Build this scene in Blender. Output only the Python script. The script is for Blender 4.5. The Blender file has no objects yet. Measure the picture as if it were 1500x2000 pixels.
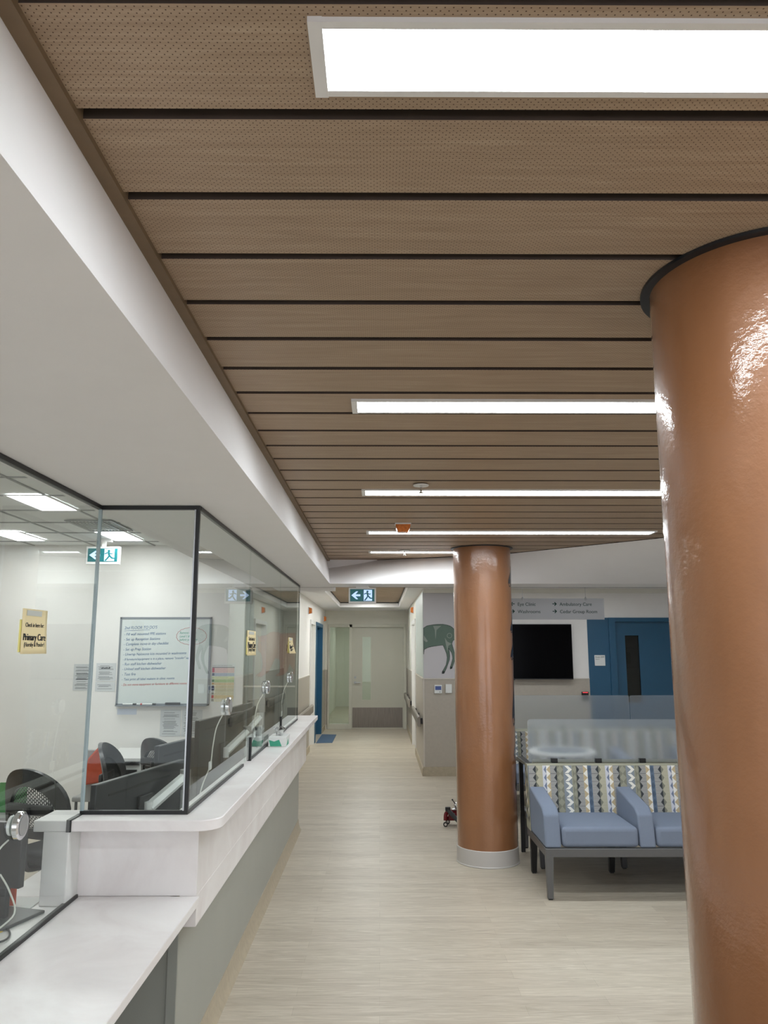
import bpy, bmesh, math, random
from mathutils import Vector, Matrix, Euler
random.seed(7)
S = bpy.context.scene
COL = S.collection
PI = math.pi

# ---------------------------------------------------------------- camera
F_PX, EYE = 1540.0, 1.67
PITCH = math.atan(268 / F_PX)
YAW = math.atan(8 / F_PX * math.cos(PITCH))
cd = bpy.data.cameras.new('camera')
cam = bpy.data.objects.new('camera', cd)
COL.objects.link(cam)
cd.sensor_fit = 'HORIZONTAL'
cd.sensor_width = 36.0
cd.lens = 36.0 * F_PX / 1500.0
cd.clip_start = 0.05
cd.clip_end = 100
cam.location = (0, 0, EYE)
cam.rotation_euler = (PI / 2 + PITCH, 0, -YAW)
S.camera = cam

# ---------------------------------------------------------------- world, exposure, lamp strengths
w = bpy.data.worlds.new('world')
S.world = w
w.use_nodes = True
w.node_tree.nodes['Background'].inputs[0].default_value = (0.9, 0.92, 1.0, 1)
w.node_tree.nodes['Background'].inputs[1].default_value = 1.6
S.view_settings.view_transform = 'Standard'
S.view_settings.look = 'None'
S.view_settings.gamma = 1.0
S.view_settings.exposure = 0.6
S.view_settings.use_curve_mapping = False
S.cycles.use_denoising = True
S.cycles.max_bounces = 12
S.cycles.transparent_max_bounces = 24
S.cycles.sample_clamp_indirect = 6.0
E_MAIN, E_OFFICE, E_BACK, E_HALL, E_END = 20.5, 14.5, 12.5, 54.0, 15.0

# ---------------------------------------------------------------- materials
MATS = {}
def srgb(r, g, b):
    def c(v):
        v /= 255.0
        return v / 12.92 if v <= 0.04045 else ((v + 0.055) / 1.055) ** 2.4
    return (c(r), c(g), c(b), 1.0)

class N:
    """tiny node helper"""
    def __init__(s, name):
        s.m = bpy.data.materials.new(name)
        s.m.use_nodes = True
        s.t = s.m.node_tree
        s.b = s.t.nodes['Principled BSDF']
        s.out = s.t.nodes['Material Output']
    def n(s, typ, **k):
        nd = s.t.nodes.new(typ)
        for a, v in k.items():
            setattr(nd, a, v)
        return nd
    def l(s, a, b):
        s.t.links.new(a, b)
    def obj(s, scale=(1, 1, 1), rot=(0, 0, 0), loc=(0, 0, 0)):
        tc = s.n('ShaderNodeTexCoord')
        mp = s.n('ShaderNodeMapping')
        mp.inputs['Scale'].default_value = scale
        mp.inputs['Rotation'].default_value = rot
        mp.inputs['Location'].default_value = loc
        s.l(tc.outputs['Object'], mp.inputs['Vector'])
        return mp.outputs['Vector']
    def noise(s, vec, scale=5, detail=4, rough=0.55, dist=0.0):
        nd = s.n('ShaderNodeTexNoise')
        nd.inputs['Scale'].default_value = scale
        nd.inputs['Detail'].default_value = detail
        nd.inputs['Roughness'].default_value = rough
        nd.inputs['Distortion'].default_value = dist
        s.l(vec, nd.inputs['Vector'])
        return nd.outputs['Fac']
    def ramp(s, fac, stops):
        nd = s.n('ShaderNodeValToRGB')
        e = nd.color_ramp.elements
        while len(e) < len(stops):
            e.new(0.5)
        for i, (p, c) in enumerate(stops):
            e[i].position = p
            e[i].color = c
        s.l(fac, nd.inputs['Fac'])
        return nd.outputs['Color']
    def mix(s, fac, a, b, blend='MIX'):
        nd = s.n('ShaderNodeMix', data_type='RGBA', blend_type=blend)
        for v, i in ((fac, 0), (a, 6), (b, 7)):
            if isinstance(v, (tuple, float, int)):
                nd.inputs[i].default_value = v
            else:
                s.l(v, nd.inputs[i])
        return nd.outputs[2]
    def math(s, op, a, b=None):
        nd = s.n('ShaderNodeMath', operation=op)
        for i, v in enumerate((a, b)):
            if v is None:
                continue
            if isinstance(v, (float, int)):
                nd.inputs[i].default_value = v
            else:
                s.l(v, nd.inputs[i])
        return nd.outputs[0]
    def bump(s, h, strength=0.2, dist=0.01):
        nd = s.n('ShaderNodeBump')
        nd.inputs['Strength'].default_value = strength
        nd.inputs['Distance'].default_value = dist
        s.l(h, nd.inputs['Height'])
        s.l(nd.outputs[0], s.b.inputs['Normal'])

def plain(name, col, rough=0.5, metal=0.0, var=0.04, vscale=6, bump=0.0, bscale=200, coat=0.0, spec=0.5):
    """a procedural paint or plastic: base colour with a faint mottling"""
    if name in MATS:
        return MATS[name]
    q = N(name)
    v = q.obj()
    f = q.noise(v, vscale, 3)
    lo = tuple(c * (1 - var) for c in col[:3]) + (1,)
    hi = tuple(min(1, c * (1 + var)) for c in col[:3]) + (1,)
    q.l(q.ramp(f, [(0.3, lo), (0.7, hi)]), q.b.inputs['Base Color'])
    q.b.inputs['Roughness'].default_value = rough
    q.b.inputs['Metallic'].default_value = metal
    q.b.inputs['Specular IOR Level'].default_value = spec
    q.b.inputs['Coat Weight'].default_value = coat
    if bump:
        q.bump(q.noise(v, bscale, 2), bump, 0.002)
    MATS[name] = q.m
    return q.m

def emis(name, col, strength):
    if name in MATS:
        return MATS[name]
    q = N(name)
    e = q.n('ShaderNodeEmission')
    e.inputs[0].default_value = col
    e.inputs[1].default_value = strength
    q.l(e.outputs[0], q.out.inputs['Surface'])
    MATS[name] = q.m
    return q.m

def lit(name, col, strength):
    """backlit plastic: emits and also reflects"""
    if name in MATS:
        return MATS[name]
    q = N(name)
    q.b.inputs['Base Color'].default_value = col
    q.b.inputs['Emission Color'].default_value = col
    q.b.inputs['Emission Strength'].default_value = strength
    q.b.inputs['Roughness'].default_value = 0.3
    MATS[name] = q.m
    return q.m

M_WHITE = plain('white_wall_paint', srgb(236, 233, 229), 0.6, var=0.015, bump=0.08, bscale=350)
M_OFFICE = plain('office_wall_paint', srgb(234, 232, 228), 0.6, var=0.015, bump=0.05, bscale=300)
M_SOFFIT = plain('soffit_paint', srgb(238, 236, 236), 0.7, var=0.01, bump=0.05, bscale=350)
M_HALL = plain('corridor_wall_paint', srgb(224, 221, 210), 0.6, var=0.015, bump=0.05, bscale=300)
M_LILAC = plain('mural_wall_paint', srgb(196, 193, 196), 0.5, var=0.01)
M_WAIN = plain('taupe_wall_protection', srgb(176, 168, 156), 0.45, var=0.03, vscale=30)
M_WAINTRIM = plain('taupe_trim', srgb(200, 194, 184), 0.4)
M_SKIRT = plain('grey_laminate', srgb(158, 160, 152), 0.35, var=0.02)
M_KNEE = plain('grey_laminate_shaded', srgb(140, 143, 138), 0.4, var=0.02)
M_BLUE = plain('blue_paint', srgb(30, 84, 116), 0.35, var=0.03)
M_BLUEMAT = plain('blue_flooring', srgb(66, 92, 122), 0.6, var=0.08, vscale=60)
M_BLACK = plain('black_plastic', srgb(18, 18, 20), 0.35, var=0.1)
M_RUBBER = plain('black_gasket', srgb(8, 8, 10), 0.4, var=0.1)
M_DARKG = plain('charcoal_metal', srgb(60, 62, 64), 0.4, var=0.05)
M_BENCHMETAL = plain('grey_powder_coat', srgb(92, 92, 92), 0.4, var=0.04)
M_WPLAST = plain('white_plastic', srgb(226, 228, 226), 0.35, var=0.02)
M_GREYPL = plain('grey_plastic', srgb(150, 150, 148), 0.4, var=0.03)
M_ALU = plain('aluminium', srgb(176, 178, 180), 0.3, metal=0.9, var=0.05)
M_CHROME = plain('chrome', srgb(225, 225, 228), 0.12, metal=1.0, var=0.02)
M_FRAMEW = plain('white_enamel', srgb(225, 224, 222), 0.35, var=0.01)
M_PAPER = plain('white_paper', srgb(228, 230, 228), 0.8, var=0.02)
M_INK = plain('black_ink', srgb(40, 40, 44), 0.6)
M_GREYINK = plain('grey_ink', srgb(120, 122, 124), 0.7)
M_CREAM = plain('cream_paper', srgb(242, 226, 180), 0.8, var=0.02)
M_CREAMB = plain('yellow_paper', srgb(236, 226, 140), 0.8, var=0.03)
M_AMBER = plain('amber_lens', srgb(206, 112, 28), 0.25, var=0.25, vscale=60, coat=0.5)
M_REDCL = plain('rust_fabric', srgb(176, 66, 34), 0.85, var=0.12, vscale=25)
M_GREENP = plain('green_card', srgb(74, 138, 80), 0.6, var=0.1)
M_YELLOW = plain('yellow_card', srgb(226, 190, 84), 0.6, var=0.08)
M_CABLE = plain('white_cable', srgb(214, 216, 208), 0.5)
M_SCREENBK = plain('monitor_shell', srgb(32, 34, 36), 0.32, var=0.1)
M_TEALINK = plain('dark_green_lettering', srgb(8, 54, 42), 0.6, spec=0.2)
M_SIGNG = plain('grey_sign_panel', srgb(176, 178, 182), 0.45, var=0.01)
M_TAPE = plain('clear_tape', srgb(205, 208, 200), 0.3)
M_ROOF = plain('acoustic_tile', srgb(240, 242, 240), 0.9, var=0.03, vscale=300)
M_TGRID = plain('ceiling_grid', srgb(168, 170, 168), 0.6)
M_DARKGAP = plain('dark_brown_recess', srgb(44, 34, 30), 0.6, var=0.1)
M_TRIMW = plain('wood_tone_trim', srgb(122, 102, 78), 0.55, var=0.06, vscale=20)
M_GREENBX = plain('green_print', srgb(60, 160, 130), 0.5)
M_TISSUE = plain('tissue', srgb(240, 240, 238), 0.9)
M_BEAR = plain('brown_mural_paint', srgb(124, 62, 44), 0.6, var=0.06)
M_BEARD = plain('dark_brown_mural_paint', srgb(92, 58, 48), 0.6)
M_DEER = plain('green_mural_paint', srgb(92, 112, 100), 0.5, var=0.05)
M_DEERL = plain('pale_green_mural_paint', srgb(138, 148, 138), 0.5)
M_DEERK = plain('outline_mural_paint', srgb(30, 40, 38), 0.5)
M_NAVY = plain('navy_mural_paint', srgb(18, 24, 38), 0.25)
M_BASE = plain('grey_base_ring', srgb(190, 186, 182), 0.35, var=0.01)
M_REDDEV = plain('dark_red_lacquer', srgb(104, 14, 24), 0.25, var=0.1)
M_TV = plain('tv_screen', srgb(2, 2, 4), 0.12, var=0.0, spec=0.04)

# the wood-look ceiling plank: grain along X, tiny staggered perforations
def wood_ceiling(name, perf=True):
    q = N(name)
    g = q.noise(q.obj((0.9, 14, 14)), 3.0, 8, 0.65, 1.2)
    g2 = q.noise(q.obj((1.2, 70, 70)), 3.0, 4, 0.6, 0.4)
    c = q.ramp(g, [(0.25, srgb(150, 128, 106)), (0.5, srgb(166, 143, 120)), (0.72, srgb(184, 164, 140))])
    c = q.mix(0.35, c, q.ramp(g2, [(0.3, srgb(144, 122, 102)), (0.75, srgb(188, 168, 144))]))
    if perf:
        v = q.obj((1, 1, 0), (0, 0, PI / 4))
        sep = q.n('ShaderNodeSeparateXYZ')
        q.l(v, sep.inputs[0])
        pitch = 0.0082
        fx = q.math('SUBTRACT', q.math('FRACT', q.math('DIVIDE', sep.outputs[0], pitch)), 0.5)
        fy = q.math('SUBTRACT', q.math('FRACT', q.math('DIVIDE', sep.outputs[1], pitch)), 0.5)
        d = q.math('SQRT', q.math('ADD', q.math('MULTIPLY', fx, fx), q.math('MULTIPLY', fy, fy)))
        dot = q.math('LESS_THAN', d, 0.14)
        c = q.mix(dot, c, srgb(84, 62, 46))
    q.l(c, q.b.inputs['Base Color'])
    q.b.inputs['Roughness'].default_value = 0.5
    q.b.inputs['Specular IOR Level'].default_value = 0.3
    return q.m
M_WOODC = wood_ceiling('perforated_wood_plank')
M_WOODH = wood_ceiling('corridor_wood_plank', False)

def floor_mat():
    q = N('vinyl_plank_floor')
    v = q.obj()
    br = q.n('ShaderNodeTexBrick', offset=0.37, offset_frequency=2, squash=1.0)
    q.l(v, br.inputs['Vector'])
    br.inputs['Color1'].default_value = srgb(170, 159, 143)
    br.inputs['Color2'].default_value = srgb(200, 190, 173)
    br.inputs['Mortar'].default_value = srgb(150, 139, 122)
    br.inputs['Scale'].default_value = 1.0
    br.inputs['Mortar Size'].default_value = 0.0012
    br.inputs['Mortar Smooth'].default_value = 0.3
    br.inputs['Brick Width'].default_value = 1.1
    br.inputs['Row Height'].default_value = 0.105
    g = q.noise(q.obj((1.3, 15, 1)), 2.0, 8, 0.62, 2.2)
    g2 = q.noise(q.obj((1.6, 24, 1)), 2.2, 6, 0.62, 3.2)
    c = q.mix(0.55, br.outputs['Color'], q.ramp(g, [(0.30, srgb(154, 143, 126)), (0.5, srgb(184, 174, 157)), (0.68, srgb(210, 202, 187))]))
    knots = q.ramp(g2, [(0.30, (1, 1, 1, 1)), (0.36, (0, 0, 0, 1))])
    c = q.mix(q.math('MULTIPLY', knots, 0.5), c, srgb(158, 144, 118))
    q.l(c, q.b.inputs['Base Color'])
    q.b.inputs['Roughness'].default_value = 0.42
    q.b.inputs['Specular IOR Level'].default_value = 0.35
    q.bump(g, 0.05, 0.002)
    return q.m
M_FLOOR = floor_mat()

def solid_surface():
    q = N('white_solid_surface')
    f = q.noise(q.obj(), 3.0, 6, 0.6, 0.8)
    q.l(q.ramp(f, [(0.3, srgb(226, 220, 219)), (0.5, srgb(236, 232, 231)), (0.7, srgb(243, 241, 240))]), q.b.inputs['Base Color'])
    q.b.inputs['Roughness'].default_value = 0.3
    return q.m
M_TOP = solid_surface()

def copper():
    q = N('copper_brown_gloss_paint')
    v = q.obj((1, 1, 1))
    f = q.noise(q.obj((4, 4, 1)), 2.0, 4, 0.5)
    q.l(q.ramp(f, [(0.3, srgb(138, 91, 56)), (0.7, srgb(152, 103, 67))]), q.b.inputs['Base Color'])
    q.b.inputs['Roughness'].default_value = 0.42
    q.b.inputs['Metallic'].default_value = 0.12
    q.b.inputs['Coat Weight'].default_value = 1.0
    q.b.inputs['Coat Roughness'].default_value = 0.09
    peel = q.noise(v, 55, 3, 0.6)
    wave = q.noise(v, 7, 2, 0.5)
    h = q.math('ADD', q.math('MULTIPLY', peel, 0.35), wave)
    bp = q.n('ShaderNodeBump')
    bp.inputs['Strength'].default_value = 0.5
    bp.inputs['Distance'].default_value = 0.006
    q.l(h, bp.inputs['Height'])
    q.l(bp.outputs[0], q.b.inputs['Coat Normal'])
    q.l(bp.outputs[0], q.b.inputs['Normal'])
    return q.m
M_COPPER = copper()

def clear_glass(name='clear_glass', tint=(0.95, 0.97, 0.96, 1)):
    q = N(name)
    tr = q.n('ShaderNodeBsdfTransparent')
    tr.inputs[0].default_value = tint
    gl = q.n('ShaderNodeBsdfGlossy')
    gl.inputs['Roughness'].default_value = 0.0
    gl.inputs['Color'].default_value = (0.9, 0.95, 0.93, 1)
    fr = q.n('ShaderNodeFresnel')
    fr.inputs['IOR'].default_value = 1.5
    # same reflectance from either face of the pane
    geo = q.n('ShaderNodeNewGeometry')
    inv = q.n('ShaderNodeMix', data_type='FLOAT')
    inv.inputs[2].default_value = 1.45
    inv.inputs[3].default_value = 1.0 / 1.45
    q.l(geo.outputs['Backfacing'], inv.inputs[0])
    # Fresnel node flips IOR on back faces itself; undo that so a thin pane is symmetric
    q.l(inv.outputs[0], fr.inputs['IOR'])
    mx = q.n('ShaderNodeMixShader')
    q.l(q.math('MULTIPLY', fr.outputs[0], q.math('SUBTRACT', 1.0, geo.outputs['Backfacing'])), mx.inputs[0])
    q.l(tr.outputs[0], mx.inputs[1])
    q.l(gl.outputs[0], mx.inputs[2])
    q.l(mx.outputs[0], q.out.inputs['Surface'])
    return q.m
M_GLASS = clear_glass()

def frosted():
    q = N('frosted_acrylic')
    q.b.inputs['Base Color'].default_value = (0.80, 0.84, 0.87, 1)
    q.b.inputs['Roughness'].default_value = 0.3
    q.b.inputs['Transmission Weight'].default_value = 0.88
    q.b.inputs['IOR'].default_value = 1.25
    f = q.noise(q.obj(), 9, 4)
    q.l(q.ramp(f, [(0.3, (0.14, 0.14, 0.14, 1)), (0.7, (0.19, 0.19, 0.19, 1))]), q.b.inputs['Roughness'])
    return q.m
M_FROST = frosted()

def brushed():
    q = N('brushed_steel')
    f = q.noise(q.obj((60, 1, 1)), 4, 3)
    q.l(q.ramp(f, [(0.3, srgb(118, 112, 106)), (0.7, srgb(142, 136, 130))]), q.b.inputs['Base Color'])
    q.b.inputs['Metallic'].default_value = 1.0
    q.b.inputs['Roughness'].default_value = 0.32
    return q.m
M_STEEL = brushed()

def fabric(name, col, sc=900):
    q = N(name)
    f = q.noise(q.obj(), sc, 2, 0.7)
    g = q.noise(q.obj(), 12, 3)
    c = q.ramp(f, [(0.3, tuple(x * 0.82 for x in col[:3]) + (1,)), (0.7, tuple(min(1, x * 1.18) for x in col[:3]) + (1,))])
    q.l(q.mix(0.15, c, q.ramp(g, [(0.3, tuple(x * 0.85 for x in col[:3]) + (1,)), (0.7, col)])), q.b.inputs['Base Color'])
    q.b.inputs['Roughness'].default_value = 0.9
    q.b.inputs['Specular IOR Level'].default_value = 0.2
    q.bump(f, 0.15, 0.001)
    return q.m
M_BLUEFAB = fabric('blue_woven_vinyl', srgb(124, 134, 152))
M_BLKFAB = fabric('black_weave', srgb(24, 25, 27), 500)
P_OLIVE = plain('pattern_olive', srgb(128, 128, 114), 0.9)
P_OLIVE2 = plain('pattern_light_olive', srgb(152, 151, 134), 0.9)
P_BGREY = plain('pattern_blue_grey', srgb(134, 142, 150), 0.9)
P_WHITE = plain('pattern_white', srgb(232, 230, 222), 0.9)
P_TAN = plain('pattern_tan', srgb(190, 172, 138), 0.9)
P_DARK = plain('pattern_charcoal', srgb(58, 62, 66), 0.9)
P_BLUE = plain('pattern_slate_blue', srgb(96, 112, 132), 0.9)
P_LILAC = plain('pattern_pale_lilac', srgb(204, 206, 214), 0.9)
def hatch(name, a, b):
    q = N(name)
    sep = q.n('ShaderNodeSeparateXYZ')
    q.l(q.obj(), sep.inputs[0])
    f = q.math('FRACT', q.math('MULTIPLY', sep.outputs[2], 170.0))
    q.l(q.mix(q.math('LESS_THAN', f, 0.5), a, b), q.b.inputs['Base Color'])
    q.b.inputs['Roughness'].default_value = 0.9
    return q.m
P_HATCH = hatch('pattern_grey_hatch', srgb(70, 74, 80), srgb(206, 204, 198))
P_HATCHO = hatch('pattern_olive_hatch', srgb(150, 146, 124), srgb(206, 202, 180))

def mesh_weave():
    q = N('perforated_black_mesh')
    sep = q.n('ShaderNodeSeparateXYZ')
    q.l(q.obj(), sep.inputs[0])
    u = q.math('MULTIPLY', sep.outputs[0], 80.0)
    col = q.math('FLOOR', u)
    par = q.math('MULTIPLY', q.math('MODULO', col, 2.0), 0.5)
    fu = q.math('ABSOLUTE', q.math('SUBTRACT', q.math('FRACT', u), 0.5))
    fv = q.math('ABSOLUTE', q.math('SUBTRACT', q.math('FRACT', q.math('ADD', q.math('MULTIPLY', sep.outputs[2], 48.0), par)), 0.5))
    hole = q.math('MULTIPLY', q.math('LESS_THAN', fu, 0.27), q.math('LESS_THAN', fv, 0.34))
    q.b.inputs['Base Color'].default_value = srgb(22, 23, 25)
    q.b.inputs['Roughness'].default_value = 0.5
    q.l(q.math('SUBTRACT', 1.0, hole), q.b.inputs['Alpha'])
    return q.m
M_MESH = mesh_weave()

# ---------------------------------------------------------------- mesh helpers
class MB:
    def __init__(s):
        s.bm = bmesh.new()
        s.mats = []
        s.cur = 0
        s.smooth = False
    def mat(s, m):
        if m not in s.mats:
            s.mats.append(m)
        s.cur = s.mats.index(m)
        return s
    def face(s, vs, smooth=False):
        try:
            f = s.bm.faces.new(vs)
        except ValueError:
            return None
        f.material_index = s.cur
        f.smooth = smooth
        return f
    def poly(s, pts):
        return s.face([s.bm.verts.new(p) for p in pts])
    def box(s, x0, x1, y0, y1, z0, z1, T=None):
        c = [(x, y, z) for x in (x0, x1) for y in (y0, y1) for z in (z0, z1)]
        if T is not None:
            c = [T @ Vector(p) for p in c]
        v = [s.bm.verts.new(p) for p in c]
        for f in ((0, 1, 3, 2), (4, 6, 7, 5), (0, 4, 5, 1), (2, 3, 7, 6), (0, 2, 6, 4), (1, 5, 7, 3)):
            s.face([v[i] for i in f])
        return s
    def prism(s, pts, a, b, axis='Z', T=None):
        """pts: 2D outline in the plane normal to axis; a..b extent on axis"""
        def p3(p, h):
            q = {'Z': (p[0], p[1], h), 'Y': (p[0], h, p[1]), 'X': (h, p[0], p[1])}[axis]
            return T @ Vector(q) if T is not None else q
        lo = [s.bm.verts.new(p3(p, a)) for p in pts]
        hi = [s.bm.verts.new(p3(p, b)) for p in pts]
        n = len(pts)
        s.face(lo)
        s.face(hi[::-1])
        for i in range(n):
            s.face([lo[i], hi[i], hi[(i + 1) % n], lo[(i + 1) % n]])
        return s
    def lathe(s, prof, c=(0, 0, 0), seg=32, T=None, a0=0.0, a1=2 * PI):
        full = abs(a1 - a0 - 2 * PI) < 1e-6
        rings = []
        n = seg if full else seg + 1
        for r, z in prof:
            ring = []
            for i in range(n):
                a = a0 + (a1 - a0) * i / seg
                p = Vector((c[0] + r * math.cos(a), c[1] + r * math.sin(a), c[2] + z))
                if T is not None:
                    p = T @ p
                ring.append(s.bm.verts.new(p))
            rings.append(ring)
        for k in range(len(rings) - 1):
            for i in range(seg):
                j = (i + 1) % n
                s.face([rings[k][i], rings[k][j], rings[k + 1][j], rings[k + 1][i]], True)
        if full:
            if prof[0][0] > 1e-5:
                s.face(rings[0][::-1])
            if prof[-1][0] > 1e-5:
                s.face(rings[-1])
        return s
    def cyl(s, p0, p1, r0, r1=None, seg=16):
        r1 = r0 if r1 is None else r1
        p0, p1 = Vector(p0), Vector(p1)
        d = p1 - p0
        T = Matrix.Translation(p0) @ d.to_track_quat('Z', 'Y').to_matrix().to_4x4()
        return s.lathe([(r0, 0), (r1, d.length)], seg=seg, T=T)
    def tube(s, pts, r, seg=8):
        pts = [Vector(p) for p in pts]
        # Catmull-Rom resample
        P = []
        for i in range(len(pts) - 1):
            a = pts[max(0, i - 1)]; b = pts[i]; c = pts[i + 1]; d = pts[min(len(pts) - 1, i + 2)]
            for k in range(6):
                t = k / 6
                P.append(0.5 * ((2 * b) + (c - a) * t + (2 * a - 5 * b + 4 * c - d) * t * t + (3 * b - a - 3 * c + d) * t ** 3))
        P.append(pts[-1])
        rings = []
        for i, p in enumerate(P):
            d = (P[min(i + 1, len(P) - 1)] - P[max(i - 1, 0)]).normalized()
            u = d.cross(Vector((0, 0, 1)))
            if u.length < 1e-3:
                u = d.cross(Vector((1, 0, 0)))
            u.normalize()
            v = d.cross(u)
            rings.append([s.bm.verts.new(p + r * (math.cos(2 * PI * k / seg) * u + math.sin(2 * PI * k / seg) * v)) for k in range(seg)])
        for a, b in zip(rings, rings[1:]):
            for k in range(seg):
                s.face([a[k], a[(k + 1) % seg], b[(k + 1) % seg], b[k]], True)
        s.face(rings[0][::-1]); s.face(rings[-1])
        return s
    def sphere(s, c, r, seg=16, T=None, sz=1.0):
        prof = [(r * math.sin(PI * k / 10), -r * math.cos(PI * k / 10) * sz) for k in range(11)]
        prof[0] = (1e-6, prof[0][1]); prof[-1] = (1e-6, prof[-1][1])
        return s.lathe(prof, c, seg, T)

def world_loc(o):
    v = Vector((0, 0, 0))
    while o is not None:
        v += o.location
        o = o.parent
    return v

def build(name, mb, mat=None, parent=None, bevel=0.0, label=None, origin=None, seg=2, fixn=True):
    """link ONE mesh object; geometry is given in world metres (before the thing is turned)"""
    if mat is not None and not mb.mats:
        mb.mats.append(mat)
    bm = mb.bm
    if fixn:
        bmesh.ops.recalc_face_normals(bm, faces=bm.faces[:])
    if parent is not None:
        off = world_loc(parent)
    elif origin is not None:
        off = Vector(origin)
    else:
        xs = [v.co for v in bm.verts]
        off = Vector(((min(v.x for v in xs) + max(v.x for v in xs)) / 2, (min(v.y for v in xs) + max(v.y for v in xs)) / 2, min(v.z for v in xs)))
    bmesh.ops.translate(bm, vec=-off, verts=bm.verts[:])
    me = bpy.data.meshes.new(name)
    bm.to_mesh(me)
    bm.free()
    for m in mb.mats:
        me.materials.append(m)
    me.set_sharp_from_angle(angle=math.radians(32))
    o = bpy.data.objects.new(name, me)
    COL.objects.link(o)
    if parent is not None:
        o.parent = parent
    else:
        o.location = off
    if bevel:
        b = o.modifiers.new('bevel', 'BEVEL')
        b.width = bevel
        b.segments = seg
        b.limit_method = 'ANGLE'
    if label:
        o['label'] = label
    return o

def struct(name, mb, mat=None, bevel=0.0, parent=None):
    o = build(name, mb, mat, parent, bevel, origin=(0, 0, 0) if parent is None else None)
    if parent is None:
        o['kind'] = 'structure'
    return o

def tag(o, label, cat, group=None):
    o['label'] = label
    o['category'] = cat
    if group:
        o['group'] = group
    return o

def thing(name, label, cat, loc, group=None):
    o = bpy.data.objects.new(name, None)
    o.empty_display_size = 0.1
    COL.objects.link(o)
    o.location = loc
    return tag(o, label, cat, group)

def dup(root, loc=None, rotz=None, label=None, group=None, sx=1):
    r = root.copy()
    COL.objects.link(r)
    if loc is not None:
        r.location = loc
    if rotz is not None:
        r.rotation_euler[2] = rotz
    if label:
        r['label'] = label
    if group:
        r['group'] = group
    for ch in list(root.children):
        c = ch.copy(); COL.objects.link(c); c.parent = r
        for g in list(ch.children):
            d = g.copy(); COL.objects.link(d); d.parent = c
    return r

def text(name, body, size, mat, pos, parent, normal='-Y', align='LEFT', shear=0.0, tilt=0.0, sx=1.0, extr=0.0004, label=None):
    """lettering as a mesh standing on a surface whose outward normal is given"""
    cu = bpy.data.curves.new(name, 'FONT')
    cu.body = body
    cu.size = size
    cu.align_x = align
    cu.shear = shear
    cu.extrude = extr
    tmp = bpy.data.objects.new(name, cu)
    COL.objects.link(tmp)
    dg = bpy.context.evaluated_depsgraph_get()
    me = bpy.data.meshes.new_from_object(tmp.evaluated_get(dg))
    bpy.data.objects.remove(tmp)
    R = {'-Y': Matrix.Rotation(PI / 2, 4, 'X'), '+X': Matrix.Rotation(PI / 2, 4, 'Z') @ Matrix.Rotation(PI / 2, 4, 'X'),
         '-X': Matrix.Rotation(-PI / 2, 4, 'Z') @ Matrix.Rotation(PI / 2, 4, 'X')}[normal]
    me.transform(R @ Matrix.Rotation(tilt, 4, 'Z') @ Matrix.Diagonal((sx, 1, 1, 1)))
    off = world_loc(parent)
    me.transform(Matrix.Translation(Vector(pos) - off))
    me.materials.clear()
    me.materials.append(mat)
    o = bpy.data.objects.new(name, me)
    COL.objects.link(o)
    o.parent = parent
    if label:
        o['label'] = label
    return o

# ================================================================ STRUCTURE
ZC, ZS = 2.52, 2.255           # wood ceiling, soffit underside
# floor
m = MB(); m.box(-6, 6, -5, 26, -0.05, 0); struct('floor', m, M_FLOOR)

# wood plank ceiling with its diagonal far edge
DIAG = [(-0.487, 7.745), (0.68, 7.30), (1.15, 7.05), (2.17, 6.03), (5.2, 2.95)]
def diag_x(y):
    for (xa, ya), (xb, yb) in zip(DIAG, DIAG[1:]):
        if yb <= y <= ya:
            return xa + (xb - xa) * (ya - y) / (ya - yb)
    return 5.2
GAP0, PITCHY, GW = 1.144, 0.2335, 0.026
M_PEDGE = plain('plank_edge_shadow_gap', srgb(74, 62, 54), 0.7, var=0.1)
pl = MB().mat(M_WOODC)
for k in range(-27, 29):
    y0 = GAP0 + (k - 1) * PITCHY + GW / 2
    y1 = GAP0 + k * PITCHY - GW / 2
    if y1 > 7.74:
        break
    x1a, x1b = min(5.2, diag_x(y0)), min(5.2, diag_x(y1))
    xa = -0.487
    pl.mat(M_PEDGE).prism([(xa, y0), (x1a, y0), (x1b, y1), (xa, y1)], ZC + 0.0006, ZC + 0.032)
    pl.mat(M_WOODC).prism([(xa, y0), (x1a, y0), (x1b, y1), (xa, y1)], ZC, ZC + 0.0006)
pl.mat(M_DARKGAP).box(-0.487, 5.2, -5, 7.75, ZC + 0.034, ZC + 0.05)
struct('ceiling', pl)
m = MB(); m.box(-0.514, -0.484, -5, 7.745, ZC - 0.012, ZC + 0.03); struct('trim_1', m, M_TRIMW)
# black edge angle following the diagonal
m = MB()
for (xa, ya), (xb, yb) in zip(DIAG, DIAG[1:]):
    m.prism([(xa, ya), (xb, yb), (xb, yb + 0.012), (xa, ya + 0.012)], ZC - 0.004, ZC + 0.03)
struct('trim_2', m, M_DARKGAP)

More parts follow.
